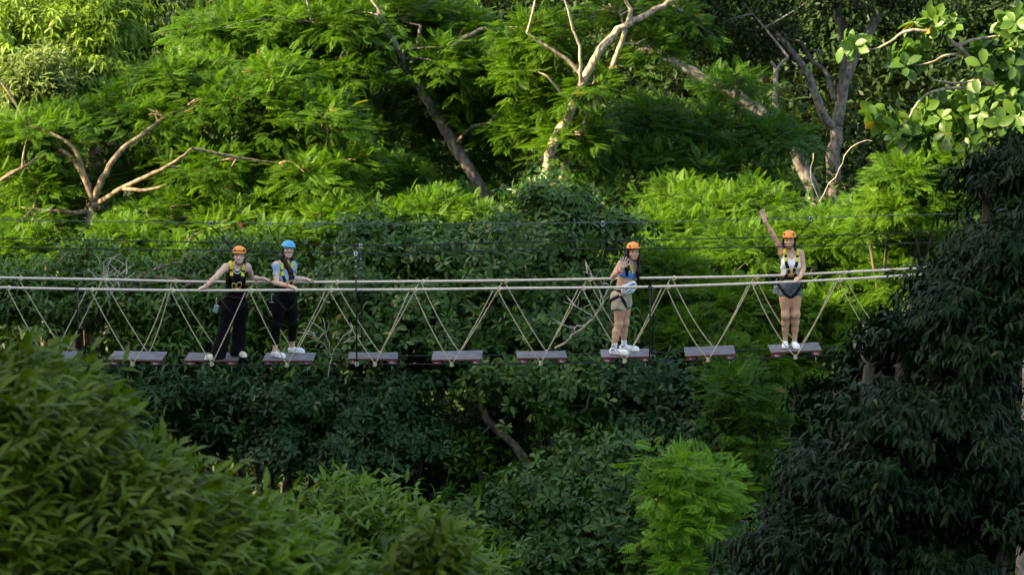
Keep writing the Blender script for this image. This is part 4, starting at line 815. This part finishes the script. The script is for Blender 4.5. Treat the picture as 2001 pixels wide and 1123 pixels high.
    def colour(c):
        u = (c - hc) @ H; x, y, z = u.T; m = np.zeros(len(c), int); f = y > .04
        for q in bright_palms: m[np.linalg.norm(c - q, axis=1) < .125] = 5
        m[f & (np.abs(x) < .029 - 10 * (z + .0545) ** 2) & (np.abs(z + .0545 - 9 * x * x * .9) < .0095)] = 1
        m[f & (np.abs(x) < .022) & (np.abs(z + .0535 - 8 * x * x) < .0042)] = 2
        m[f & (((np.abs(x) - .030) / .0125) ** 2 + ((z - .001) / .0055) ** 2 < 1)] = 3
        m[f & (np.abs(np.abs(x) - .032) < .017) & (np.abs(z - .026 + 6 * (np.abs(x) - .032) ** 2) < .0036)] = 4; return m
    field_mesh(F, B, 'body', [skin, M_LIP, M_TEETH, M_EYE, M_BROW, M_PALM_BRIGHT], root, None, colour)
    return dict(root=root, F=F, B=B, Dt=Dt, Dl=Dl, Da=Da, Ds=Ds, Dh=Dh, J=J, Pf=Pf, Cf=Cf, H=H, T=T, up=up, pel=pel, che=che, nb=nb)
def coords(Q, c, M): return (Q['F'].full() - np.asarray(c, np.float32)) @ np.asarray(M, np.float32)
def harness(Q, W, belt=True, legs=True, shoulders=True, beltz=.04, body=None):
    """W: distance field of the dressed figure"""
    F, root, che, Cf, pel, Pf = Q['F'], Q['root'], Q['che'], Q['Cf'], Q['pel'], Q['Pf']; S = W
    hr = None
    def at(c, M, *v): return c + M @ np.array(v)
    first = None
    if belt:
        an = np.linspace(-math.pi, math.pi, 15); hr = strap(F, S, [at(pel, Pf, .15 * math.sin(t), .11 * math.cos(t), beltz) for t in an], .045, M_WEB, 'harness', root)
    else: hr = strap(F, S, [at(che, Cf, x, .12, -.12) for x in (-.06, 0, .06)], .04, M_WEB, 'harness', root)
    if shoulders:
        for s in (-1, 1):
            strap(F, S, [at(che, Cf, s * .045, -.12, -.02), at(che, Cf, s * .075, -.1, .10), at(che, Cf, s * .095, -.03, .19), at(che, Cf, s * .092, .06, .165), at(che, Cf, s * .085, .11, .08), at(che, Cf, s * .07, .14, .0), at(che, Cf, s * .035, .13, -.1)], .044, M_WEB, 'shoulder_strap', root, parent=hr)
            strap(F, S, [at(che, Cf, s * .035, .13, -.1), at(che, Cf, s * .07, .11, -.17), at(pel, Pf, s * .125, .08, .08), at(pel, Pf, s * .155, .02, .02)], .042, M_WEB, 'side_strap', root, parent=hr)
            strap(F, S, [at(che, Cf, s * .093, .015, .19), at(che, Cf, s * .092, .06, .165), at(che, Cf, s * .089, .09, .125)], .050, M_YEL, 'shoulder_pad', root, .012, .006, parent=hr)
            strap(F, S, [at(che, Cf, s * .087, .10, .095), at(che, Cf, s * .082, .115, .06), at(che, Cf, s * .078, .125, .035)], .050, M_YEL, 'shoulder_pad', root, .012, .006, parent=hr)
    if legs:
        for s in (-1, 1):
            h = Q['J']['hip'][0 if s < 0 else 1]; strap(F, S, [at(pel, Pf, s * .155, .03, .0), at(pel, Pf, s * .125, .10, -.07), at(pel, Pf, s * .07, .12, -.13), at(pel, Pf, s * .018, .08, -.175), at(pel, Pf, s * .0, .06, -.185)], .042, M_WEB, 'leg_loop', root, parent=hr)
            strap(F, S, [at(pel, Pf, s * .155, .02, .0), at(pel, Pf, s * .14, -.08, -.09), at(pel, Pf, s * .07, -.12, -.15)], .042, M_WEB, 'leg_loop', root, parent=hr)
    return hr
def chest_clip(Q, W, parent, z=-.1, flip=1):
    che, Cf = Q['che'], Q['Cf']; c = che + Cf @ np.array([0, .155, z]); M = Cf @ np.array([[1, 0, 0], [0, 0, 1], [0, 1, 0.0]])
    mb = MB(); mb.torus(c + Cf @ np.array([-.025, 0, .005]), .036, .0055, M @ np.array(Matrix.Rotation(.6, 3, 'Z')), 18, 6, 1.5); mb.torus(c + Cf @ np.array([.03, .006, -.012]), .034, .0055, M @ np.array(Matrix.Rotation(-.5, 3, 'Z')), 18, 6, 1.5)
    mb.build('carabiner', M_GOLD, Q['root'], root_loc(Q['root'])).parent = parent
    mb = MB(); mb.tube([c + Cf @ np.array([-.03, .01, -.035]), c + Cf @ np.array([.045, .012, -.05])], .008, 6); mb.build('sling', M_ORANGE, Q['root'], root_loc(Q['root'])).parent = parent
def lanyard(label, a, b, bend=0.0):
    a, b = np.asarray(a, float), np.asarray(b, float); root = thing('safety_lanyard', a, label, 'lanyard', 'lanyards clipped to the overhead cable'); mb = MB(); t = np.linspace(0, 1, 9)[:, None]; q = a + (b - np.array([0, 0, .05]) - a) * t; q[:, 0] += bend * np.sin(np.pi * t[:, 0]); mb.tube(q, .009, 6)
    mb.build('strap', M_WEB, root, a); mb = MB(); mb.torus(b - np.array([0, 0, .022]), .022, .006, Matrix.Rotation(1.57, 3, 'X'), 16, 6, 1.6); mb.build('hook', M_CLIP, root, a); return root
def pouch(label, c, M, film, h=.075):
    root = thing('phone_pouch', c, label, 'phone pouch', 'phone pouches hanging at the hip'); F = Field(np.array(c) - .1, np.array(c) + .1, .005); p = F.full()
    D = dist(rbox(c, (.036, .008, h), M, .008), p); field_mesh(F, D, 'pouch', [film], root)
    mb = MB(); c = np.array(c); M = np.asarray(M)
    for q in ((0, .01, h - .02), ): mb.box(c + M @ np.array(q), (.066, .012, .012), M, .002)
    mb.build('closure_clip', M_CLIP, root, c); mb = MB(); mb.tube(smooth_path([c + M @ np.array([0, 0, h]), c + np.array([.004, 0, h + .05]), c + np.array([.012, .01, h + .10])], 4), .0035, 5); mb.build('cord', M_BANDW, root, c); return root
def neckmask(u, zneck, width, depth):                # positive outside the neckline's opening
    return u[..., 2] - (zneck - depth * np.maximum(0, 1 - (u[..., 0] / width) ** 2))
A = lambda *v: np.array(v, float)
tz = top_z
def P_(px, py, Y): return P(px, py, Y)
# ---- person 1: black outfit, orange helmet, a hand on each handrail
x1, x2 = onz(426, 700, tz(2, -4.0)), onz(463, 697, tz(2, -3.9)); z1 = tz(2, -4.05) + .001
pel = P_(458, 588, 0.0); che = P_(461, 541, 0.0); nk = P_(464, 513, .0)
J = dict(pelvis=pel, chest=che, neck=nk, head=P_(467.5, 501, -.02), sho=[P_(441, 521, -.07), P_(484, 521, .09)], elb=[P_(420, 543, -.24), P_(493, 543, .22)], wri=[P_(402, 559.5, -.335), P_(515, 548, .315)],
         hip=[P_(447, 597, -.03), P_(470, 597, .03)], knee=[P_(437, 650, -.10), P_(467, 650, .07)], ank=[A(x1[0], -.16, z1 + .075), A(x2[0], .06, z1 + .075)], toe=[nrm(A(-.8, -.7, 0)), nrm(A(.6, -.8, 0))])
rn1, rf1 = P_(392, at_x(RN, 392), YN), P_(526, at_x(RF, 526), YF)
J['wri'][0] = rn1 + A(.075, .02, .058); J['wri'][1] = rf1 + A(-.082, -.02, .050)
hs = [hand(J['wri'][0], rn1 + A(-.005, .0, .032) - J['wri'][0], A(-.3, 0, -1), A(.0, 1, 0), (.55, .6, .6, .6), .05, .6), hand(J['wri'][1], rf1 + A(.01, 0, .030) - J['wri'][1], A(.2, 0, -1), A(0, -1, 0), (.4, .45, .5, .5), .08, .4)]
Q = person(J, .15, .22, dict(H=frame(.12, -.12, .05)), 'person in orange helmet, black tank top and wide black trousers, arms spread to both handrails', M_SKIN, None, hs); F, root = Q['F'], Q['root']
u = coords(Q, che, Q['Cf']); p = F.full(); wr = .004 * np.sin(38 * p[..., 2] + 14 * p[..., 0]) + .003 * np.sin(70 * p[..., 0] - 25 * p[..., 2])
arm = Q['Da'] - .012
top = np.maximum(Q['Dt'] - .009, np.maximum(neckmask(u, .20, .085, .105), -(u[..., 2] + .36))); top = np.maximum(top, np.abs(u[..., 0]) - .145 + .33 * np.maximum(0, u[..., 2] - .03)); top = np.where(u[..., 1] > 0, top, np.maximum(Q['Dt'] - .009, np.maximum(u[..., 2] - .15, -(u[..., 2] + .36)))); top = np.maximum(top, np.abs(u[..., 0]) - .165)
field_mesh(F, top, 'tank_top', [M_BLACK], root)
tro = F.new(); put(F, tro, [ell(pel, (.168, .125, .14), Q['Pf']), ell(pel + Q['Pf'] @ A(-.07, -.045, -.045), (.10, .105, .11), Q['Pf']), ell(pel + Q['Pf'] @ A(.07, -.045, -.045), (.10, .105, .11), Q['Pf'])], .03)
for s in (0, 1):
    h, k, a = J['hip'][s], J['knee'][s], J['ank'][s]; put(F, tro, [cap(h, k, .098, .092), cap(k, a - A(0, 0, .03), .092, .118)], .03)
tro = np.minimum(tro + wr * 1.1, smin(Q['Dl'], Q['Dt'], .03) - .010); zt = p[..., 2]; tro = np.maximum(np.maximum(tro, z1 + .018 - zt), (p - (pel + Q['up'] * .16)) @ Q['up'])
field_mesh(F, tro, 'trousers', [M_BLACK], root)
for s in (0, 1): ankle_shoe(F, root, J['ank'][s] + J['toe'][s] * .03, J['toe'][s], z1, M_CREAM, .25)
W = np.minimum(np.minimum(Q['B'], top), tro); hr = harness(Q, W, beltz=.07); chest_clip(Q, W, hr)
T = Q['T']; D = F.new(); put(F, D, [ell(T(0, -.022, .035), (.084, .095, .092), Q['H']), cap(T(-.07, -.03, .0), T(-.07, -.03, -.12), .028, .034), cap(T(.07, -.03, .0), T(.068, -.03, -.11), .026, .03), cap(T(0, -.09, 0), T(0, -.09, -.12), .05, .04)], .03); uh = coords(Q, J['head'], Q['H']); D = np.maximum(D, uh[..., 1] - .05 + .35 * np.maximum(0, .055 - uh[..., 2]) * 0 - np.maximum(0, uh[..., 2] - .05) * 2); D = np.maximum(D, -(Q['Dh'] - .001)); D = np.maximum(D, (.052 - np.abs(uh[..., 0])) * (uh[..., 1] > .0) - (uh[..., 1] <= 0) * .5 - np.maximum(0, uh[..., 2] - .03) * 3)
field_mesh(F, D, 'hair', [M_HAIRB], root); helmet(root, Q['H'], J['head'], M_ORANGE)
bracelet(root, J['elb'][0], J['wri'][0], .86, M_BAND, .033); bracelet(root, J['elb'][0], J['wri'][0], .94, M_BANDW, .030)
strap(F, W, [che + Q['Cf'] @ A(x, .1, .115 - .045 * (1 - (x / .062) ** 2)) for x in (-.062, -.04, -.02, 0, .02, .04, .062)], .012, M_WHITE, 'white_neckline', root, .004, .001)
lanyard('black lanyard running up from the shoulder of the person in black', che + Q['Cf'] @ A(-.10, -.02, .19), P_(413, at_x(OV, 413), 0), .02)
pouch('clear pale phone pouch hanging at the hip of the person in black', P_(422, 603, -.12), frame(.2, 0, .3), M_POUCH, .06)
mb = MB(); mb.torus(pel + Q['Pf'] @ A(.16, .0, -.03), .03, .007, Matrix.Rotation(1.3, 3, 'X'), 14, 6); 

# ---- person 2: blue helmet, light blue top, black leggings
zp = tz(3, -3.27); z2 = zp + .001; a1, a2 = onz(543, 697, zp), onz(574, 689, zp)
pel = P_(557, 582, -.02); che = P_(556, 541, -.01); nk = P_(556, 510, .0)
J = dict(pelvis=pel, chest=che, neck=nk, head=P_(563, 490, -.02), sho=[P_(540, 517, -.10), P_(572, 518, .12)], elb=[P_(540, 553, -.22), P_(574, 544, .22)], wri=[P_(566, 559, -.31), P_(591, 544, .30)],
         hip=[P_(547, 592, -.06), P_(567, 592, .05)], knee=[P_(540, 635, -.08), P_(572, 632, .05)], ank=[A(a1[0] - .04, a1[1] - .01, z2 + .085), A(a2[0] - .02, a2[1], z2 + .085)], toe=[nrm(A(.75, -.55, 0)), nrm(A(.9, -.3, 0))])
rn2, rf2 = P_(577, at_x(RN, 577), YN), P_(610, at_x(RF, 610), YF); J['wri'][0] = rn2 + A(-.082, .03, .050); J['wri'][1] = rf2 + A(-.10, -.02, .048)
hs = [hand(J['wri'][0], rn2 + A(.0, .0, .03) - J['wri'][0], A(.3, 0, -1), A(0, 1, 0), (.5, .55, .6, .6), .06, .5), hand(J['wri'][1], rf2 + A(.0, 0, .028) - J['wri'][1], A(.2, 0, -1), A(0, -1, 0), (.3, .35, .4, .4), .1, .4)]
Q = person(J, .55, .5, dict(H=frame(.28, -.16, .12)), 'person in blue helmet, light blue top and black leggings with both hands on the handrails', M_SKIN, None, hs); F, root = Q['F'], Q['root']
u = coords(Q, che, Q['Cf']); p = F.full(); wr = .003 * np.sin(45 * p[..., 2] + 20 * p[..., 0]) + .002 * np.sin(80 * p[..., 0] - 25 * p[..., 2])
sl = np.maximum(Q['Ds'] - .006, np.minimum(-10, 0) + np.minimum(np.linalg.norm(p - J['sho'][0], axis=-1), np.linalg.norm(p - J['sho'][1], axis=-1)) - .105)
top = np.maximum(smin(Q['Dt'] - .011, sl, .02) + wr, np.maximum(neckmask(u, .215, .10, .10), -(u[..., 2] + .14))); field_mesh(F, top, 't_shirt', [M_LBLUE], root)
leg = np.minimum(np.maximum(smin(Q['Dl'], Q['Dt'], .03) - .008 + .4 * wr, (p - (pel + Q['up'] * .15)) @ Q['up']), 9); leg = np.maximum(leg, z2 + .185 - p[..., 2]); field_mesh(F, leg, 'leggings', [M_BLACK], root)
for s in (0, 1): ankle_shoe(F, root, J['ank'][s], J['toe'][s], z2, M_SHOE, .25)
W = np.minimum(np.minimum(Q['B'], top), leg); hr = harness(Q, W, beltz=.09); chest_clip(Q, W, hr, -.09)
an = np.linspace(-math.pi, math.pi, 15); strap(F, W, [che + Q['Cf'] @ A(.14 * math.sin(t), .11 * math.cos(t), -.125) for t in an], .075, M_WEB, 'chest_belt', root, parent=hr)
T = Q['T']; D = F.new(); c0 = Q['Cf']
put(F, D, [ell(T(0, -.02, .035), (.083, .095, .09), Q['H']), cap(T(-.075, -.02, .0), T(-.085, .0, -.10), .028, .034), cap(T(-.085, .0, -.10), che + c0 @ A(-.055, .10, .08), .038, .04), cap(che + c0 @ A(-.055, .10, .08), che + c0 @ A(-.02, .15, -.09), .04, .016), cap(T(.07, -.03, .0), T(.066, -.03, -.11), .022, .026), cap(T(0, -.09, 0), T(0, -.09, -.14), .05, .05)], .03); uh = coords(Q, J['head'], Q['H']); D += .003 * np.sin(160 * p[..., 0] + 40 * p[..., 2])
D = np.maximum(D, -(Q['Dh'] - .001)); D = np.maximum(D, np.where((uh[..., 1] > .0) & (uh[..., 2] > -.12) & (uh[..., 2] < .055), .055 - np.abs(uh[..., 0]), -.5)); field_mesh(F, D, 'hair', [M_HAIRB], root); helmet(root, Q['H'], J['head'] , M_BLUEH, False)
bracelet(root, J['elb'][0], J['wri'][0], .85, M_BAND, .034); bracelet(root, J['elb'][1], J['wri'][1], .82, M_BANDW, .033)
lanyard('black lanyard running up from the shoulder of the person in the blue helmet', che + c0 @ A(-.10, -.02, .19), P_(525, at_x(OV, 525), 0), -.02)
pouch('dark phone pouch hanging at the hip of the person in black leggings', P_(530, 597, -.19), frame(.3, 0, .05), M_BLACK, .07)

# ---- person 3: orange helmet, blue bikini top, beige shorts, waving, side on
zp = tz(7, 1.63); z3 = zp + .001; a1, a2 = onz(1199, 692, zp), onz(1219, 685, zp)
pel = P_(1216, 577, .0); che = P_(1226, 530, .0); nk = P_(1233, 508, .01)
J = dict(pelvis=pel, chest=che, neck=nk, head=P_(1237.5, 493, -.01), sho=[P_(1214, 515, -.11), P_(1240, 514, .11)], elb=[P_(1198, 540, -.23), P_(1240, 543, .25)], wri=[P_(1215, 525, -.32), P_(1256, 544, .30)],
         hip=[P_(1210, 588, -.07), P_(1220, 587, .06)], knee=[P_(1209, 634, -.08), P_(1221, 630, .05)], ank=[A(a1[0], a1[1], z3 + .09), A(a2[0], a2[1], z3 + .09)], toe=[nrm(A(1, -.35, 0)), nrm(A(1, -.25, 0))])
rf3 = P_(1240, at_x(RF, 1240), YF); J['wri'][1] = rf3 + A(-.02, -.075, .055)
hs = [hand(J['wri'][0], P_(1220, 505, -.34) - J['wri'][0], A(.15, -1, .1), A(1, 0, .2), (.06, .02, .04, .1), .42, .1, 1.14), hand(J['wri'][1], rf3 + A(.01, 0.01, .03) - J['wri'][1], A(0, .2, -1), A(1, 0, 0), (.5, .5, .5, .5), .06, .5)]
Q = person(J, 1.15, .95, dict(H=frame(.2, -.10, .0)), 'person in orange helmet, blue bikini top and beige shorts, waving an open hand', M_SKIN2, None, hs, [P_(1221, 506, -.33)]); F, root = Q['F'], Q['root']
c0 = Q['Cf']; u = coords(Q, che, c0); p = F.full(); wr = .004 * np.sin(40 * p[..., 2] + 25 * p[..., 0]) + .003 * np.sin(60 * p[..., 0] - 30 * p[..., 2] + 30 * p[..., 1])
top = np.maximum(Q['Dt'] - .007, np.maximum(u[..., 2] - .045 + .9 * np.abs(np.abs(u[..., 0]) - .07) - np.where(u[..., 1] < .02, -.02, 0), -(u[..., 2] + .085))); field_mesh(F, top, 'bikini_top', [M_ROYAL], root)
for s in (-1, 1): strap(F, Q['B'], [che + c0 @ A(s * .07, .13, .04), che + c0 @ A(s * .06, .09, .12), che + c0 @ A(s * .045, .0, .2)], .010, M_ROYAL, 'tie', root, .004, .001)
sh = F.new(); put(F, sh, [ell(pel, (.168, .128, .13), Q['Pf']), ell(pel + Q['Pf'] @ A(-.07, -.045, -.045), (.10, .105, .11), Q['Pf']), ell(pel + Q['Pf'] @ A(.07, -.045, -.045), (.10, .105, .11), Q['Pf'])], .03)
for s in (0, 1): h, k = J['hip'][s], J['knee'][s]; put(F, sh, [cap(h, h * .62 + k * .38, .112, .118)], .035)
zl = P_(1215, 601, -.0)[2]; sh = np.maximum(np.maximum(sh + wr, zl + .012 * np.sin(30 * p[..., 0]) - p[..., 2]), (p - (pel + Q['up'] * .125)) @ Q['up']); field_mesh(F, sh, 'shorts', [M_BEIGE], root)
for s in (0, 1):
    so = ankle_shoe(F, root, J['ank'][s], J['toe'][s], z3, M_SHOE, .285, hi=.085); Dk = F.new(); a = J['ank'][s]; put(F, Dk, [cap(a - A(0, 0, .03), a + nrm(J['knee'][s] - a) * .085, .041, .041)], .01); field_mesh(F, np.maximum(Dk, (p[..., 2] - a[2] - .075)), 'sock', [M_WHITE], root)
    mb = MB(); d = J['toe'][s]; sd = np.cross(d, UP); sd = sd if sd[1] < 0 else -sd; c = a + sd * .043
    for q0, q1 in (((-.02, .045), (-.004, .03)), ((-.004, .03), (.018, .05)), ((-.03, -.012), (-.012, -.03)), ((-.012, -.03), (.02, -.008))): mb.tube([c + d * q0[0] + UP * q0[1], c + d * q1[0] + UP * q1[1]], .0065, 5)
    mb.build('printed_mark', M_NAVY, root, root_loc(root)).parent = so
W = np.minimum(np.minimum(Q['B'], top), sh); hr = harness(Q, W, beltz=.075, shoulders=False); strap(F, W, [che + c0 @ A(.08, .08, .12), che + c0 @ A(.07, .12, .06), che + c0 @ A(.06, .14, 0)], .03, M_YEL, 'shoulder_pad', root, .008, .004, parent=hr)
T = Q['T']; D = F.new(); H = Q['H']
put(F, D, [ell(T(0, -.02, .035), (.083, .095, .09), H), cap(T(-.075, -.015, .0), T(-.09, -.0, -.13), .030, .035), cap(T(-.09, .0, -.13), P_(1226, 524, -.14), .035, .03), cap(P_(1226, 524, -.14), P_(1225, 538, -.15), .03, .018), cap(T(-.08, -.04, -.02), P_(1217, 512, -.12), .04, .035), cap(T(.072, .0, .0), T(.08, .02, -.12), .028, .034), cap(T(.08, .02, -.12), P_(1248, 532, -.06), .035, .036), cap(P_(1248, 532, -.06), P_(1247, 545, -.07), .036, .02), cap(T(0, -.09, 0), T(0, -.1, -.2), .055, .06), cap(T(-.07, -.08, -.05), P_(1216, 512, .03), .05, .05)], .03)
D += .0035 * np.sin(170 * p[..., 0] + 30 * p[..., 2]); uh = coords(Q, J['head'], H); D = np.maximum(D, -(Q['Dh'] - .001)); D = np.maximum(D, np.where((uh[..., 1] > .0) & (uh[..., 2] > -.12) & (uh[..., 2] < .055), .056 - np.abs(uh[..., 0]), -.5)); field_mesh(F, D, 'hair', [M_HAIR], root); helmet(root, H, J['head'], M_ORANGE)
bracelet(root, J['elb'][0], J['wri'][0], .88, M_BANDW, .032, .008); bracelet(root, J['elb'][0], J['wri'][0], .72, M_BAND, .035, .007)
lanyard('black lanyard running up behind the long-haired person in beige shorts', che + c0 @ A(-.06, -.1, .16), P_(1178, at_x(OV, 1178), 0), -.01)
# belt bag across the hips
bc = P_(1229, 562, -.17); bM = frame(.5, 0, -.32); bag = thing('belt_bag', bc, 'off-white belt bag with dark zips at the waist of the waving person', 'bag'); Fb = Field(bc - .19, bc + .19, .0055); pb = Fb.full(); ub = (pb - bc) @ bM
Db = smin(dist(rbox((0, 0, 0), (.125, .048, .07), None, .04), ub.astype(np.float32)), dist(ell((-.01, .03, -.03), (.10, .045, .055)), ub.astype(np.float32)), .015) + .002 * np.sin(60 * ub[..., 0] + 40 * ub[..., 2]); bo = field_mesh(Fb, Db, 'pouch', [M_GREYBAG], bag)
for zz, xs in ((.035, (-.10, -.05, 0, .05, .10)), (-.005, (-.09, -.045, 0, .045, .085)), (.06, (-.06, 0, .08))): strap(Fb, Db, [bc + bM @ A(x, .06, zz + .15 * x * (zz < .06) - .01) for x in xs], .010, M_NAVY, 'zip', bag, .004, .001)
strap(F, W, [pel + Q['Pf'] @ A(.15 * math.sin(t), .12 * math.cos(t), .105 + .03 * math.cos(t)) for t in np.linspace(-.9, 5.2, 14)], .03, M_GREYBAG, 'strap', bag, .006, .008)

# ---- person 4: orange helmet, white top, denim shorts, one arm up
zp = tz(9, 4.0); z4 = zp + .001; a1, a2 = onz(1535, 678, zp), onz(1553, 679, zp)
pel = P_(1544, 555, -.02); che = P_(1546, 514, -.02); nk = P_(1545, 487, .0)
J = dict(pelvis=pel, chest=che, neck=nk, head=P_(1542, 470.5, -.02), sho=[P_(1528, 491, -.0), P_(1564, 494, -.01)], elb=[P_(1512, 461, -.03), P_(1570, 524, -.08)], wri=[P_(1494, 431, -.04), P_(1565, 541, -.28)],
         hip=[P_(1534, 566, -.02), P_(1554, 566, -.02)], knee=[P_(1535, 616, -.06), P_(1555, 614, -.06)], ank=[A(a1[0], a1[1] + .05, z4 + .085), A(a2[0], a2[1] + .05, z4 + .085)], toe=[nrm(A(-.12, -1, 0)), nrm(A(.15, -1, 0))])
rn4 = P_(1558, at_x(RN, 1558), YN); J['wri'][1] = rn4 + A(.055, .055, .062)
hs = [hand(J['wri'][0], P_(1489, 414, -.05) - J['wri'][0], A(-.3, -.95, 0), A(.8, -.3, 0), (.05, .04, .05, .08), .2, .2, 1.05), hand(J['wri'][1], rn4 + A(-.01, .0, .03) - J['wri'][1], A(-.3, -.1, -1), A(-.6, 1, 0), (.6, .65, .65, .65), .05, .6)]
Q = person(J, -.05, -.06, dict(H=frame(-.14, -.13, -.02)), 'person in orange helmet, white tank top and denim shorts, one arm raised high', M_SKIN2, None, hs, [P_(1489, 414, -.05)]); F, root = Q['F'], Q['root']
c0 = Q['Cf']; u = coords(Q, che, c0); p = F.full(); wr = .003 * np.sin(50 * p[..., 2] + 22 * p[..., 0]) + .002 * np.sin(70 * p[..., 0] - 35 * p[..., 2])
top = np.maximum(Q['Dt'] - .009 + wr, np.maximum(neckmask(u, .19, .085, .13), -(u[..., 2] + .165))); top = np.where(u[..., 1] > 0, np.maximum(top, np.abs(u[..., 0]) - .15 + .40 * np.maximum(0, u[..., 2] - .02)), np.maximum(top, u[..., 2] - .13)); top = np.maximum(top, np.abs(u[..., 0]) - .165); field_mesh(F, top, 'tank_top', [M_WHITE], root)
sh = F.new(); put(F, sh, [ell(pel, (.168, .122, .13), Q['Pf'])], .03)
for s in (0, 1): h, k = J['hip'][s], J['knee'][s]; put(F, sh, [cap(h, h * .72 + k * .28, .098, .103)], .03)
zl = P_(1544, 577.5, -.1)[2]; sh = np.maximum(np.maximum(sh + wr, zl + .10 * np.abs(p[..., 0] - pel[0]) * -.35 + .006 * np.sin(60 * p[..., 0]) - p[..., 2]), (p - (pel + Q['up'] * .115)) @ Q['up']); field_mesh(F, sh, 'denim_shorts', [M_DENIM], root)
for s in (0, 1): ankle_shoe(F, root, J['ank'][s], J['toe'][s], z4, M_SHOE, .25)
W = np.minimum(np.minimum(Q['B'], top), sh); hr = harness(Q, W, beltz=.10); chest_clip(Q, W, hr, -.1)
T = Q['T']; D = F.new(); H = Q['H']; put(F, D, [ell(T(0, -.02, .035), (.083, .095, .09), H), cap(T(-.075, -.02, .0), T(-.08, -.01, -.12), .026, .028), cap(T(-.08, -.01, -.12), che + c0 @ A(-.10, .02, .12), .03, .028), cap(T(.072, -.02, .0), T(.08, -.03, -.13), .024, .03), cap(T(.08, -.03, -.13), che + c0 @ A(.10, -.02, .15), .03, .03), cap(T(0, -.09, 0), T(0, -.09, -.2), .055, .06)], .03)
D += .003 * np.sin(160 * p[..., 0] + 40 * p[..., 2]); uh = coords(Q, J['head'], H); D = np.maximum(D, -(Q['Dh'] - .001)); D = np.maximum(D, np.where((uh[..., 1] > .0) & (uh[..., 2] > -.12) & (uh[..., 2] < .055), .056 - np.abs(uh[..., 0]), -.5)); field_mesh(F, D, 'hair', [M_HAIRB], root); helmet(root, H, J['head'], M_ORANGE)
bracelet(root, J['elb'][0], J['wri'][0], .92, M_BAND, .029); bracelet(root, J['elb'][0], J['wri'][0], .98, M_BANDW, .028)
lanyard('black lanyard running up from the shoulder of the person with a raised arm', che + c0 @ A(.105, -.0, .18), P_(1584, at_x(OV, 1584), 0), .02)
mb = MB(); c = P_(1570, 556, -.16); bag = thing('gear_carabiner', c, 'dark gear clips hanging at the hip of the person with raised arm', 'carabiner')
mb.torus(c + A(0, 0, .0), .03, .008, Matrix.Rotation(1.4, 3, 'X'), 16, 6, 1.5); mb.torus(c + A(.03, 0, -.03), .024, .008, Matrix.Rotation(1.2, 3, 'X') @ Matrix.Rotation(.8, 3, 'Y'), 14, 6, 1.3); mb.build('carabiner', M_WEB, bag, c); mb = MB(); mb.tube([c, c + A(-.05, .03, .06)], .008, 6); mb.build('sling', M_WEB, bag, c)
pouch('pale phone pouch at the left hip of the person in denim shorts', P_(1516, 566, -.02), frame(-.3, 0, .1), M_POUCH, .06)
